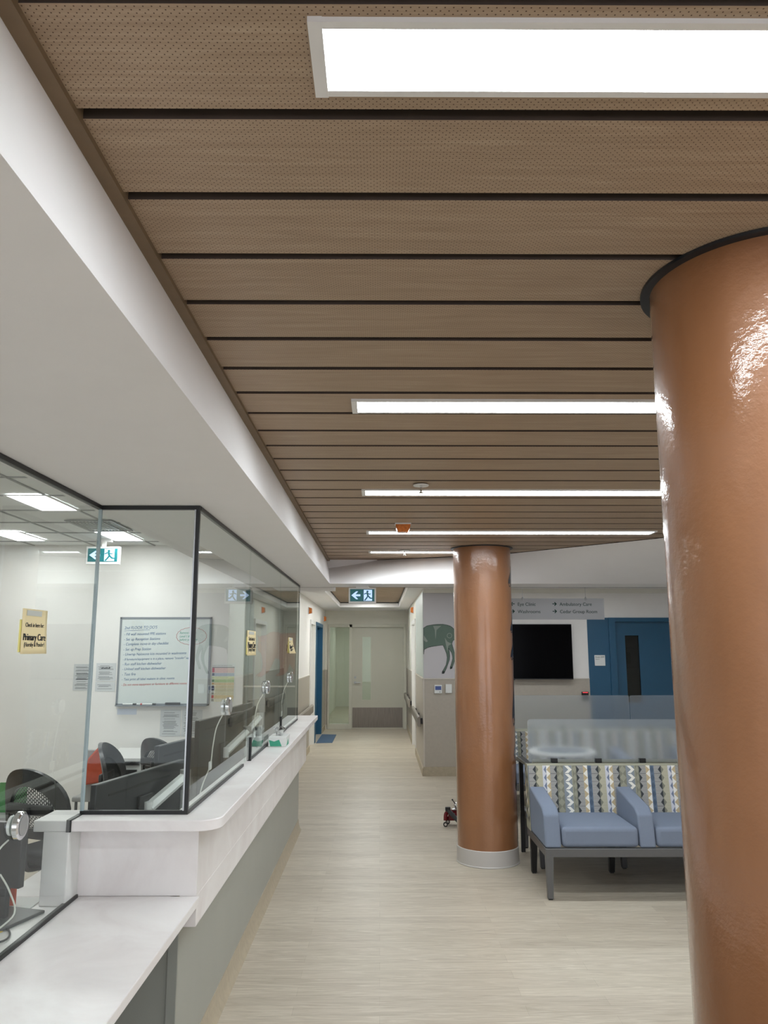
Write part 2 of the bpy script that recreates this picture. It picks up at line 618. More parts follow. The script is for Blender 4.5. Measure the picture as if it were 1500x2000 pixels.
# side soffit over the counter and the sloped bulkhead at the far end
m = MB(); m.prism([(-1.22, ZS), (-0.455, ZS), (-0.514, ZC), (-0.514, 2.95), (-1.22, 2.95)], -5, 7.57, 'Y')
struct('ceiling_soffit', m, M_SOFFIT)
m = MB()
bot = [(-0.455, 7.15), (0.68, 7.15), (1.15, 7.15), (2.17, 7.15), (5.2, 7.15)]
pts = [(-0.514, 7.76)] + [(x, y + 0.012) for x, y in DIAG[1:]]
def dense(ps, n=14):
    out = []
    for a, b in zip(ps, ps[1:]):
        out += [tuple(a[k] + (b[k] - a[k]) * t / n for k in range(2)) for t in range(n)]
    return out + [ps[-1]]
vb_ = [m.bm.verts.new((p[0], p[1], ZS)) for p in dense(bot)]
vt_ = [m.bm.verts.new((p[0], p[1], ZC)) for p in dense(pts)]
for i in range(len(vb_) - 1):
    m.face([vb_[i], vb_[i + 1], vt_[i + 1], vt_[i]], True)
m.poly([(-0.455, 7.15, ZS), (5.2, 7.15, ZS), (5.2, 7.57, ZS), (-0.455, 7.57, ZS)])
m.poly([(-0.455, 7.57, ZS), (5.2, 7.57, ZS), (5.2, 7.57, 2.95), (-0.455, 7.57, 2.95)])
m.poly([(-1.22, 7.15, 2.95), (5.2, 2.95, 2.95), (5.2, 7.57, 2.95), (-1.22, 7.57, 2.95)])
struct('ceiling_bulkhead', m, M_SOFFIT)
m = MB(); m.box(-1.2, 5.2, 7.57, 7.582, ZS - 0.001, ZS + 0.012); struct('trim_3', m, M_DARKGAP)

# ceiling past the bulkhead (waiting area side) and corridor ceiling with a wood coffer
m = MB(); m.box(0.6, 5.2, 7.582, 11.12, 2.5, 2.6); struct('ceiling_waiting', m, M_SOFFIT)
m = MB()
m.box(-1.25, -0.8, 7.582, 17.4, 2.5, 2.7)
m.box(0.38, 0.6, 7.582, 17.4, 2.5, 2.7)
m.box(-0.8, 0.38, 15.9, 17.4, 2.5, 2.7)
m.box(-0.8, 0.38, 7.582, 7.7, 2.5, 2.7)
struct('ceiling_corridor', m, M_SOFFIT)
m = MB()
y = 7.7
while y < 15.85:
    m.box(-0.8, 0.38, y, y + 0.215, 2.60, 2.62); y += 0.235
m.mat(M_DARKGAP) if False else None
struct('ceiling_coffer', m, M_WOODH)
m = MB(); m.box(-0.8, 0.38, 7.7, 15.9, 2.63, 2.65); struct('ceiling_recess', m, M_DARKGAP)
m = MB(); m.box(-0.8, -0.792, 7.7, 15.9, 2.583, 2.6).box(0.372, 0.38, 7.7, 15.9, 2.583, 2.6).box(-0.8, 0.38, 15.892, 15.9, 2.583, 2.6)
struct('trim_4', m, M_BLACK)
# thin reveal line under the waiting ceiling
m = MB(); m.box(0.6, 5.2, 10.96, 11.0, 2.44, 2.5); struct('trim_5', m, M_HALL)

# walls
def hole_wall(name, mat, u0, u1, z0, z1, holes, a, b, axis):
    """wall slab in plane u-z with rectangular holes (sorted by u)"""
    m = MB()
    def bx(ua, ub, za, zb):
        if ub - ua < 1e-4 or zb - za < 1e-4:
            return
        if axis == 'Y':
            m.box(ua, ub, a, b, za, zb)
        else:
            m.box(a, b, ua, ub, za, zb)
    u = u0
    for ha, hb, hz0, hz1 in sorted(holes):
        bx(u, ha, z0, z1)
        bx(ha, hb, z0, hz0)
        bx(ha, hb, hz1, z1)
        u = hb
    bx(u, u1, z0, z1)
    return struct(name, m, mat)

hole_wall('wall_mural', M_LILAC, 0.6, 1.25, 0, 2.5, [], 11.0, 11.12, 'Y')
hole_wall('wall_back', M_WHITE, 1.25, 5.2, 0, 2.5, [(3.16, 4.20, 0, 2.10)], 11.0, 11.12, 'Y')
hole_wall('wall_corridor_right', M_HALL, 11.12, 17.4, 0, 2.7, [(13.3, 14.5, 0, 2.13)], 0.6, 0.72, 'X')
hole_wall('wall_corridor_left', M_WHITE, 8.1, 17.4, 0, 2.7, [(13.58, 14.56, 0, 2.15), (14.8, 16.3, 0, 2.13)], -1.31, -1.19, 'X')
hole_wall('wall_corridor_end', M_HALL, -1.19, 0.6, 0, 2.7, [(-1.12, 0.57, 0, 2.2)], 17.28, 17.40, 'Y')
hole_wall('wall_right', M_WHITE, -5, 11.0, 0, 2.95, [], 5.2, 5.3, 'X')
hole_wall('wall_added_opening', M_WHITE, -5.3, 5.3, 0, 2.95, [(-4.8, 4.8, 0.1, 2.6)], -5.1, -5.0, 'Y')  # unseen wall; wide opening added so world light fills from behind
hole_wall('wall_office_left', M_OFFICE, -5, 8.1, 0, 2.95, [], -5.3, -5.2, 'X')
hole_wall('wall_office_end', M_OFFICE, -5.2, -1.40, 0, 2.95, [], 7.95, 8.1, 'Y')
m = MB(); m.box(-1.40, -0.84, 8.0, 8.1, 0, 2.255); struct('wall_office_return', m, plain('grey_return_wall', srgb(104, 108, 104), 0.6))
m = MB(); m.box(-1.40, -0.455, 7.57, 8.1, 2.255, 2.95); struct('ceiling_return', m, M_SOFFIT)
m = MB(); m.box(-1.40, -1.35, 7.95, 8.0, 0, 2.255); struct('trim_6', m, M_OFFICE)
# rooms seen through the corridor doors
m = MB()
m.box(-1.3, 1.6, 24.0, 24.1, 0, 2.7); m.box(-1.4, -1.3, 17.4, 24.1, 0, 2.7); m.box(1.6, 1.7, 17.4, 24.1, 0, 2.7); m.box(-1.4, 1.7, 17.4, 24.1, 2.5, 2.6)
struct('wall_far_corridor', m, M_HALL)
m = MB(); m.box(-2.6, -1.32, 13.4, 13.5, 0, 2.5).box(-2.6, -1.32, 16.5, 16.6, 0, 2.5).box(-2.7, -2.6, 13.4, 16.6, 0, 2.5).box(-2.7, -1.31, 13.4, 16.6, 2.5, 2.6)
struct('wall_side_room', m, M_WHITE)
m = MB(); m.box(0.73, 2.0, 13.1, 13.2, 0, 2.5).box(0.73, 2.0, 14.7, 14.8, 0, 2.5).box(2.0, 2.1, 13.1, 14.8, 0, 2.5).box(0.72, 2.1, 13.1, 14.8, 2.5, 2.6)
struct('wall_side_room_right', m, M_HALL)
m = MB(); m.box(2.9, 4.6, 12.6, 12.7, 0, 2.5).box(2.8, 2.9, 11.12, 12.7, 0, 2.5).box(4.6, 4.7, 11.12, 12.7, 0, 2.5).box(2.8, 4.7, 11.12, 12.7, 2.5, 2.6)
struct('wall_group_room', m, M_HALL)

# wainscots, trims, baseboards
def wains(name, boxes, mat=M_WAIN):
    m = MB()
    for b in boxes:
        m.box(*b)
    return struct(name, m, mat, 0.001)
wains('trim_7', [(0.6, 2.864, 10.985, 11.0, 0.12, 1.265)])
wains('trim_8', [(0.595, 2.864, 10.978, 11.0, 1.265, 1.28), (0.588, 0.604, 10.978, 11.0, 0.12, 1.265)], M_WAINTRIM)
wains('trim_9', [(-1.19, -1.178, 8.12, 13.52, 0.1, 1.235), (-1.19, -1.178, 16.42, 17.28, 0.1, 1.235), (-1.178, -1.125, 17.265, 17.28, 0.1, 1.235)])
wains('trim_10', [(-1.19, -1.172, 8.12, 13.52, 1.235, 1.25), (-1.19, -1.172, 16.42, 17.28, 1.235, 1.25)], M_WAINTRIM)
wains('trim_11', [(0.588, 0.6, 11.0, 13.2, 0.1, 1.265), (0.588, 0.6, 14.6, 17.28, 0.1, 1.265), (0.575, 0.588, 17.265, 17.28, 0.1, 1.265)])
wains('trim_12', [(0.582, 0.6, 11.0, 13.2, 1.265, 1.28), (0.582, 0.6, 14.6, 17.28, 1.265, 1.28)], M_WAINTRIM)
M_BB = plain('wood_tone_cove_base', srgb(176, 164, 142), 0.45, var=0.08, vscale=25)
wains('baseboard_back', [(0.58, 2.864, 10.965, 10.985, 0, 0.12)], M_BB)
wains('baseboard_left', [(-1.178, -1.16, 8.12, 13.52, 0, 0.1), (-1.178, -1.16, 16.42, 17.28, 0, 0.1)], M_BB)
wains('baseboard_right', [(0.57, 0.588, 10.965, 13.2, 0, 0.1), (0.57, 0.588, 14.6, 17.28, 0, 0.1)], M_BB)
# upper painted mural band on the right corridor wall
m = MB(); m.box(0.592, 0.6, 11.0, 13.15, 1.29, 2.46); struct('trim_13', m, plain('pale_green_wall_graphic', srgb(190, 198, 192), 0.4))

# blue accent field and door in the back wall
m = MB()
m.box(2.864, 3.157, 10.99, 11.0, 0, 2.10).box(4.24, 5.2, 10.99, 11.0, 0, 2.10)
struct('trim_14', m, M_BLUE)
m = MB()
m.box(3.157, 3.246, 10.965, 11.13, 0, 2.10).box(4.15, 4.24, 10.965, 11.13, 0, 2.10).box(3.246, 4.15, 10.965, 11.13, 2.045, 2.10)
fr = struct('door_1', m, M_BLUE, 0.002)
lf = MB()
for bx in ((3.246, 3.393, 0.01, 2.045), (3.584, 4.15, 0.01, 2.045), (3.393, 3.584, 0.01, 0.95), (3.393, 3.584, 1.858, 2.045)):
    lf.box(bx[0], bx[1], 11.04, 11.085, bx[2], bx[3])
build('door_leaf', lf, M_BLUE, fr)
build('door_pane', MB().box(3.393, 3.584, 11.06, 11.066, 0.95, 1.858), clear_glass('dark_pane_glass', (0.30, 0.34, 0.34, 1)), fr)
# corridor end door with sidelight
m = MB()
for bx in ((-1.12, -1.08, 0, 2.2), (-0.66, -0.60, 0, 2.2), (0.51, 0.57, 0, 2.2), (-1.08, 0.51, 2.14, 2.2), (-1.08, -0.66, 0, 0.11)):
    m.box(bx[0], bx[1], 17.24, 17.4, bx[2], bx[3])
fr = struct('door_2', m, plain('door_frame_enamel', srgb(198, 196, 182), 0.4), 0.002)
lf = MB()
for bx in ((-0.60, -0.377, 0.01, 2.14), (-0.196, 0.51, 0.01, 2.14), (-0.377, -0.196, 0.01, 0.603), (-0.377, -0.196, 1.932, 2.14)):
    lf.box(bx[0], bx[1], 17.30, 17.345, bx[2], bx[3])
build('door_leaf', lf, plain('door_enamel', srgb(192, 190, 176), 0.4, var=0.01), fr)
m = MB(); m.box(-0.392, -0.377, 17.292, 17.30, 0.588, 1.947).box(-0.196, -0.181, 17.292, 17.30, 0.588, 1.947).box(-0.377, -0.196, 17.292, 17.30, 0.588, 0.603).box(-0.377, -0.196, 17.292, 17.30, 1.932, 1.947)
build('vision_frame', m, MATS['door_frame_enamel'], fr)
M_PANEG = clear_glass('green_pane_glass', (0.78, 0.84, 0.80, 1))
build('vision_pane', MB().box(-0.377, -0.196, 17.32, 17.326, 0.603, 1.932), M_PANEG, fr)
build('sidelight_pane', MB().box(-1.08, -0.66, 17.32, 17.326, 0.11, 2.14), M_PANEG, fr)
build('kick_plate', MB().box(-0.585, 0.485, 17.296, 17.30, 0.03, 0.444), M_STEEL, fr)
m = MB(); m.cyl((-0.53, 17.30, 0.965), (-0.53, 17.27, 0.965), 0.028).cyl((-0.53, 17.27, 0.965), (-0.53, 17.245, 0.965), 0.011).cyl((-0.54, 17.248, 0.965), (-0.42, 17.248, 0.965), 0.011)
h = build('door_handle', m, M_ALU, fr)
build('lock_cylinder', MB().cyl((-0.53, 17.30, 1.075), (-0.53, 17.28, 1.075), 0.026), M_ALU, fr)
# side doors of the corridor
m = MB()
for y0 in (13.55, 14.50):
    m.box(-1.33, -1.17, y0, y0 + 0.08, 0, 2.17)
m.box(-1.33, -1.17, 13.63, 14.5, 2.10, 2.17)
fr = struct('door_3', m, M_FRAMEW, 0.002)
build('door_leaf', MB().box(-1.29, -1.25, 13.63, 14.5, 0.01, 2.10), M_HALL, fr)
m = MB()
m.box(-1.33, -1.17, 14.72, 14.84, 0, 2.17).box(-1.33, -1.17, 16.26, 16.42, 0, 2.17).box(-1.33, -1.17, 14.84, 16.26, 2.10, 2.17)
fr = struct('door_4', m, M_BLUE, 0.002)
build('door_leaf', MB().box(-1.31, -1.27, 14.84, 16.26, 0.01, 2.10), M_BLUE, fr)
build('door_handle', MB().tube([(-1.27, 15.0, 0.95), (-1.2, 15.0, 0.97), (-1.2, 15.0, 1.2), (-1.27, 15.0, 1.22)], 0.01), M_ALU, fr)
m = MB()
m.box(0.575, 0.74, 13.22, 13.32, 0, 2.17).box(0.575, 0.74, 14.48, 14.58, 0, 2.17).box(0.575, 0.74, 13.32, 14.48, 2.10, 2.17)
fr = struct('door_5', m, M_FRAMEW, 0.002)
build('door_leaf', MB().box(0.66, 0.70, 13.32, 14.48, 0.01, 2.10), M_HALL, fr)
m = MB(); m.prism([(-1.15, 14.72), (-0.86, 14.78), (-0.86, 16.15), (-1.15, 16.2)], 0.0, 0.006)
o = build('floor_mat', m, M_BLUEMAT); tag(o, 'blue floor patch in front of the blue corridor door', 'floor mat')

# office ceiling: acoustic tiles in a grid
m = MB(); m.box(-5.2, -1.22, -5, 7.95, 2.71, 2.74)
m.mat(M_TGRID)
m.mats.insert(0, M_ROOF) if M_ROOF not in m.mats else None
m = MB().mat(M_ROOF).box(-5.2, -1.22, -5, 7.95, 2.71, 2.74).mat(M_TGRID)
x = -2.285
while x > -5.2:
    m.box(x - 0.008, x + 0.008, -5, 7.95, 2.702, 2.711); x -= 0.61
x = -2.285 + 0.61
while x < -1.22:
    m.box(x - 0.008, x + 0.008, -5, 7.95, 2.702, 2.711); x += 0.61
y = 7.65
while y > -5:
    m.box(-5.2, -1.22, y - 0.008, y + 0.008, 2.7025, 2.7115); y -= 0.585
struct('ceiling_office', m)

# ================================================================ COUNTER
XO, YS = -0.70, 3.225          # outer face of the white apron, the step in the counter
def rounded_rect(x0, x1, y0, y1, r, corner):
    pts = [(x0, y0)]
    if corner:
        for k in range(9):
            a = -PI / 2 + PI / 2 * k / 8
            pts.append((x1 - r + r * math.cos(a), y0 + r + r * math.sin(a)))
    else:
        pts.append((x1, y0))
    return pts + [(x1, y1), (x0, y1)]
ct = thing('reception_counter', 'long white two-level reception counter with grey laminate front beside the corridor', 'counter', (-1.0, 5.4, 0))
m = MB()
rr_ = rounded_rect(-1.29, -0.60, 3.10, 7.85, 0.09, True)[:-1]
m.prism(rr_ + [(-0.80, 7.85), (-0.80, 3.30), (-1.29, 3.30)], 1.0, 1.04)
build('transaction_top', m, M_TOP, ct, 0.003)
m = MB(); m.prism([(-1.25, YS), (XO, YS), (XO, 7.78), (-0.79, 7.78), (-0.79, YS + 0.065), (-1.25, YS + 0.065)], 0.741, 1.0).box(-0.765, XO, YS, 7.78, 0.63, 0.741)
build('apron', m, M_TOP, ct, 0.001)
m = MB(); m.box(-0.80, -0.765, YS + 0.01, 7.76, 0, 0.63); build('front_panel', m, M_SKIRT, ct)
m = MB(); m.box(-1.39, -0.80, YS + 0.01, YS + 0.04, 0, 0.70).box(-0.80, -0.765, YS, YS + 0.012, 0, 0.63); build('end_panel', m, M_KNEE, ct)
m = MB(); m.box(-0.84, -0.766, 7.76, 7.78, 0, 0.63); build('end_panel', m, M_SKIRT, ct)
m = MB()
for k in range(5):
    pass
prof = [(-0.765, 0.0), (-0.735, 0.0), (-0.737, 0.006), (-0.748, 0.02), (-0.758, 0.05), (-0.762, 0.10), (-0.765, 0.10)]
m.prism(prof, YS, 7.8, 'Y'); build('cove_base', m, M_BB, ct)
lc = MB(); lc.box(-1.45, -0.69, -1.0, YS - 0.001, 0.708, 0.74)
build('low_top', lc, M_TOP, ct, 0.003)
m = MB(); m.box(-1.45, -0.80, YS, 7.9, 0.708, 0.74); build('desk_top', m, M_TOP, ct, 0.003)
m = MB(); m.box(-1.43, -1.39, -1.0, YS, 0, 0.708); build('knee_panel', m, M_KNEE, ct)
m = MB(); m.box(-1.25, -1.155, 3.10, YS, 0.741, 1.0); build('pedestal', m, M_TOP, ct, 0.002)

# ---------------------------------------------------------------- glazing
def pane(label, box, strips, name='glass_pane'):
    x0, x1, y0, y1, z0, z1 = box
    t = thing(name, label, 'glass panel', ((x0 + x1) / 2, (y0 + y1) / 2, z0), 'clear glass screens on the counter')
    build('glass', MB().box(*box), M_GLASS, t)
    for nm, bx in strips:
        build(nm, MB().box(*bx), M_RUBBER, t)
    return t
GZ = ZS - 0.001
pane('large clear glass screen over the low counter at the left edge', (-1.160, -1.150, -1.0, 3.205, 0.75, GZ - 0.012),
     [('bottom_channel', (-1.165, -1.147, -1.0, 3.21, 0.7402, 0.752)), ('top_channel', (-1.165, -1.145, -1.0, 3.21, GZ - 0.016, GZ))])
t = pane('narrow clear glass screen facing the viewer above the counter step', (-1.147, -0.757, 3.213, 3.223, 1.052, GZ - 0.012),
     [('bottom_channel', (-1.16, -0.757, 3.208, 3.228, 1.0402, 1.054)), ('top_channel', (-1.165, -0.757, 3.208, 3.228, GZ - 0.016, GZ))])
build('edge_bead', MB().box(-1.160, -1.148, 3.208, 3.222, 1.054, GZ - 0.016), plain('blue_grey_glass_edge', srgb(168, 182, 188), 0.2), t)
build('vertical_gasket', MB().box(-1.165, -1.148, 3.095, 3.21, 1.0402, 1.044).box(-1.165, -1.148, 3.092, 3.099, 1.0, 1.044), M_RUBBER, t)
t = pane('nearest long clear glass screen along the high counter', (-0.755, -0.745, 3.225, 4.548, 1.052, GZ - 0.012),
     [('bottom_channel', (-0.758, -0.742, 3.225, 4.48, 1.0402, 1.054)), ('top_channel', (-0.76, -0.742, 3.225, 4.55, GZ - 0.016, GZ))])
build('corner_post', MB().box(-0.757, -0.743, 3.208, 3.224, 1.0402, GZ), M_RUBBER, t)
build('post_trim', MB().box(-0.7635, -0.7575, 3.204, 3.2125, 1.055, GZ - 0.017), M_ALU, t)
t = pane('middle clear glass screen along the high counter', (-0.755, -0.745, 4.556, 5.95, 1.052, GZ - 0.012),
     [('bottom_channel', (-0.758, -0.742, 4.70, 5.87, 1.0402, 1.054)), ('top_channel', (-0.76, -0.742, 4.55, 5.955, GZ - 0.016, GZ)),
      ('stop_post', (-0.762, -0.738, 4.69, 4.715, 1.0402, 1.17))])
t = pane('farthest clear glass screen along the high counter', (-0.755, -0.745, 5.96, 7.35, 1.052, GZ - 0.012),
     [('bottom_channel', (-0.758, -0.742, 6.12, 7.35, 1.0402, 1.054)), ('top_channel', (-0.76, -0.742, 5.955, 7.35, GZ - 0.016, GZ)),
      ('stop_post', (-0.762, -0.738, 6.11, 6.135, 1.0402, 1.17))])
M_EDGE = plain('dark_glass_edge', srgb(60, 74, 70), 0.2)
build('edge_bead', MB().box(-0.756, -0.744, 7.35, 7.356, 1.052, GZ - 0.012), M_EDGE, t)

# intercom speakers on the glass with cables
def intercom(label, c, pts, nrm=1):
    t = thing('intercom_speaker', label, 'intercom', c, 'round silver intercoms fixed on the glass')
    T = Matrix.Translation(Vector(c)) @ Matrix.Rotation(PI / 2, 4, 'Y')
    m = MB().lathe([(0.040, 0.0), (0.043, 0.003), (0.043, 0.017), (0.038, 0.021), (0.032, 0.021)], seg=36, T=T)
    build('body', m, M_CHROME, t)
    m = MB().lathe([(1e-5, 0.0215), (0.031, 0.0215), (0.031, 0.0225), (0.028, 0.0235), (1e-5, 0.0236)], seg=36, T=T)
    build('grille', m, M_GREYPL, t)
    T2 = Matrix.Translation(Vector(c)) @ Matrix.Rotation(-PI / 2, 4, 'Y')
    build('rear_mount', MB().lathe([(0.030, 0.011), (0.030, 0.020), (0.026, 0.022)], seg=24, T=T2), M_WPLAST, t)
    build('cable', MB().tube(pts, 0.0028), M_CABLE, t)
    build('cable_tag', MB().box(pts[3][0] - 0.003, pts[3][0] + 0.003, pts[3][1] - 0.022, pts[3][1] + 0.022, pts[3][2] - 0.018, pts[3][2] + 0.018), M_PAPER, t)
    return t
intercom('round silver intercom speaker on the glass over the low counter', (-1.149, 2.635, 1.120),
         [(-1.165, 2.62, 1.08), (-1.18, 2.58, 1.05), (-1.185, 2.565, 0.98), (-1.185, 2.575, 0.90), (-1.19, 2.57, 0.82), (-1.20, 2.56, 0.755), (-1.19, 2.54, 0.746)])
intercom('round silver intercom speaker on the nearest high glass screen', (-0.744, 3.934, 1.398),
         [(-0.76, 3.92, 1.355), (-0.775, 3.86, 1.30), (-0.78, 3.82, 1.22), (-0.785, 3.80, 1.14), (-0.815, 3.78, 1.05), (-0.83, 3.75, 0.95)])
intercom('round silver intercom speaker on the middle glass screen', (-0.744, 5.282, 1.426),
         [(-0.76, 5.26, 1.38), (-0.78, 5.16, 1.32), (-0.79, 5.12, 1.22), (-0.79, 5.14, 1.14), (-0.815, 5.10, 1.05), (-0.83, 5.05, 0.95)])
intercom('round silver intercom speaker on the farthest glass screen', (-0.744, 6.669, 1.443),
         [(-0.76, 6.64, 1.40), (-0.78, 6.56, 1.34), (-0.79, 6.52, 1.24), (-0.79, 6.54, 1.16), (-0.815, 6.5, 1.05), (-0.83, 6.45, 0.95)])

# paper signs taped on the glass
def paper_sign(label, x, y0, y1, z0, z1, big, bend=0.0):
    t = thing('paper_sign', label, 'sign', (x, (y0 + y1) / 2, z0), 'cream paper signs taped on the glass')
    w, h = y1 - y0, z1 - z0
    m = MB()
    cols = [(0, 0.006), (0.5, 0.001), (1, 0.004)]
    n = 8
    vs = []
    for i in range(n + 1):
        u = i / n
        row = []
        for j in range(7):
            v = j / 6
            dx = bend * (1 - v) ** 2 * (0.3 + 0.7 * u) + 0.002
            row.append(m.bm.verts.new((x + dx, y0 + w * u, z0 + h * v)))
        vs.append(row)
    for i in range(n):
        for j in range(6):
            m.face([vs[i][j], vs[i + 1][j], vs[i + 1][j + 1], vs[i][j + 1]], True)
    o = build('sheet', m, M_CREAM, t)
    so = o.modifiers.new('thick', 'SOLIDIFY'); so.thickness = 0.0006
    build('under_sheet', MB().box(x + 0.0003, x + 0.0009, y0 - 0.012, y0 + w * 0.55, z0 + 0.006, z1 - h * 0.25), M_CREAMB, t)
    build('tape', MB().box(x + 0.0035, x + 0.0042, y0 + w * 0.15, y0 + w * 0.75, z1 - 0.022, z1 - 0.004), M_TAPE, t)
    if big:
        yc = (y0 + y1) / 2
        xs = x + 0.004 + 0.0
        text('lettering', 'Check in here for:', w * 0.10, M_INK, (xs, yc, z0 + h * 0.60), t, '+X', 'CENTER')
        text('lettering', 'Primary Care', w * 0.165, M_INK, (xs + bend * 0.25, yc, z0 + h * 0.30), t, '+X', 'CENTER', extr=0.001)
        text('lettering', '(Hornby & Pender)', w * 0.105, M_INK, (xs + bend * 0.4, yc, z0 + h * 0.16), t, '+X', 'CENTER')
    return t
paper_sign('large cream Primary Care paper sign on the glass over the low counter', -1.149, 2.555, 2.745, 1.655, 1.80, True, 0.006)
paper_sign('cream Primary Care paper sign across the first glass joint', -0.744, 4.47, 4.77, 1.635, 1.775, True, 0.004)
paper_sign('small curled yellow paper sign on the farthest glass screen', -0.744, 6.50, 6.80, 1.635, 1.765, True, 0.03)

# tissue boxes
def tissue_box(label, x, y, z):
    t = thing('tissue_box', label, 'tissue box', (x, y, z))
    m = MB().mat(M_WPLAST).box(x - 0.058, x + 0.058, y - 0.11, y + 0.11, z, z + 0.062)
    build('carton', m, None, t, 0.002)
    m = MB()
    m.prism([(x - 0.045, z + 0.004), (x + 0.03, z + 0.004), (x + 0.012, z + 0.046), (x - 0.02, z + 0.034), (x - 0.055, z + 0.044)], y - 0.1115, y - 0.1101, 'Y')
    m.prism([(y - 0.09, z + 0.005), (y + 0.03, z + 0.005), (y + 0.0, z + 0.04)], x + 0.0581, x + 0.0592, 'X')
    build('printed_leaf', m, M_GREENBX, t)
    m = MB()
    rng = random.Random(3)
    for k in range(5):
        a = k * 1.3
        c = Vector((x, y, z + 0.060))
        d = Vector((math.cos(a), math.sin(a) * 1.4, 0)) * 0.042
        e = Vector((-math.sin(a), math.cos(a), 0)) * 0.025
        p = [c - e, c + e, c + d + e * 0.6 + Vector((0, 0, 0.045)), c + d * 0.4 + Vector((0, 0, 0.062)), c + d * 0.7 - e * 0.7 + Vector((0, 0, 0.038))]
        m.poly(p)
    o = build('tissue', m, M_TISSUE, t)
    s = o.modifiers.new('thick', 'SOLIDIFY'); s.thickness = 0.0012
    return t
tissue_box('white and green tissue box standing on the high counter by the glass', -0.672, 5.46, 1.0402)

# ================================================================ COLUMNS
def column(label, cx, cy, r, top):
    t = thing('round_column', label, 'column', (cx, cy, 0))
    prof = [(r, 0.12), (r, 0.8), (r, 1.6), (r, top - 0.006)]
    build('shaft', MB().lathe(prof, (cx, cy, 0), 96), M_COPPER, t)
    build('base_ring', MB().lathe([(r + 0.008, 0), (r + 0.010, 0.006), (r + 0.005, 0.012), (r + 0.005, 0.122), (r + 0.001, 0.126)], (cx, cy, 0), 96), M_BASE, t)
    m = MB(); m.lathe([(r - 0.01, top - 0.008), (r + 0.021, top - 0.008), (r + 0.021, top - 0.001), (r - 0.01, top - 0.001)], (cx, cy, 0), 96)
    build('collar', m, plain('dark_collar', srgb(26, 28, 32), 0.5), t)
    return t
column('huge copper brown gloss column at the right edge', 0.898, 1.732, 0.252, ZC)
c2 = column('copper brown gloss column with grey base ring beside the patterned bench', 0.868, 6.70, 0.243, ZC)
# dark feather shapes of the painted mural on the far column
def wrap_poly(m, cx, cy, r, pts):
    """pts: (angle deg, z) outline strips -> filled on the cylinder"""
    left, right = pts
    prev = None
    for (al, zl), (ar, zr) in zip(left, right):
        n = 6
        row = []
        for k in range(n + 1):
            a = math.radians(al + (ar - al) * k / n)
            z = zl + (zr - zl) * k / n
            row.append(m.bm.verts.new((cx + r * math.cos(a), cy + r * math.sin(a), z)))
        if prev:
            for k in range(n):
                m.face([prev[k], prev[k + 1], row[k + 1], row[k]], True)
        prev = row
m = MB()
feathers = [(2.42, 2.18, -36), (1.98, 1.80, -32), (1.80, 1.58, -34), (1.62, 1.05, -33), (1.02, 0.80, -30), (0.76, 0.55, -26), (0.34, 0.14, -24)]
for zt, zb, tip in feathers:
    L, Rr = [], []
    for k in range(9):
        u = k / 8
        L.append((-8 + (tip + 8) * math.sin(PI * min(1, u * 1.1) * 0.5) ** 2 if u < 0.9 else tip + (u - 0.9) * 60, zt + (zb - zt) * u))
        Rr.append((25, zt + (zb - zt) * (u * 0.75)))
    wrap_poly(m, 0.868, 6.70, 0.2442, (L, Rr))
build('painted_feathers', m, M_NAVY, c2, fixn=False)

# ================================================================ CEILING LIGHTS
M_DIFF = emis('lit_diffuser', (0.90, 0.965, 1.0, 1), E_MAIN)
def linear_light(label, x0, x1, y0, y1, z, dif=M_DIFF, depth=0.008, group='linear ceiling lights'):
    t = thing('ceiling_light', label, 'ceiling light', ((x0 + x1) / 2, (y0 + y1) / 2, z - depth), group)
    for ya, yb in ((y0, y0 + 0.013), (y1 - 0.013, y1)):
        build('side_rail', MB().box(x0 + 0.02, x1 - 0.02, ya, yb, z - depth, z), M_FRAMEW, t)
    build('end_cap', MB().box(x0, x0 + 0.02, y0 - 0.001, y1 + 0.001, z - depth - 0.001, z), M_FRAMEW, t)
    build('end_cap', MB().box(x1 - 0.02, x1, y0 - 0.001, y1 + 0.001, z - depth - 0.001, z), M_FRAMEW, t)
    build('diffuser', MB().box(x0 + 0.02, x1 - 0.02, y0 + 0.013, y1 - 0.013, z - depth + 0.004, z - 0.001), dif, t)
    return t
linear_light('nearest and largest white linear ceiling light', -0.10, 2.02, 0.944, 1.092, ZC)
linear_light('second white linear ceiling light from the viewer', -0.10, 2.02, 2.61, 2.755, ZC)
linear_light('third linear ceiling light, just beyond the round ceiling sprinkler', -0.10, 2.02, 4.165, 4.315, ZC)
linear_light('fourth linear ceiling light, behind the amber ceiling strobe', -0.10, 2.02, 5.665, 5.815, ZC)
linear_light('farthest short linear ceiling light ending behind the far column', -0.10, 0.69, 6.86, 6.99, ZC)
for yy, lb in ((-0.62, 'just behind the viewer'), (-2.2, 'far behind the viewer')):  # unseen lamps added behind the camera, continuing the row
    linear_light('added unseen ceiling light ' + lb, -0.10, 2.02, yy - 0.074, yy + 0.074, ZC)
linear_light('linear ceiling light near the right wall by the big column', 2.6, 4.72, 0.944, 1.092, ZC)
linear_light('linear ceiling light near the right wall over the benches', 2.6, 4.0, 2.61, 2.755, ZC)
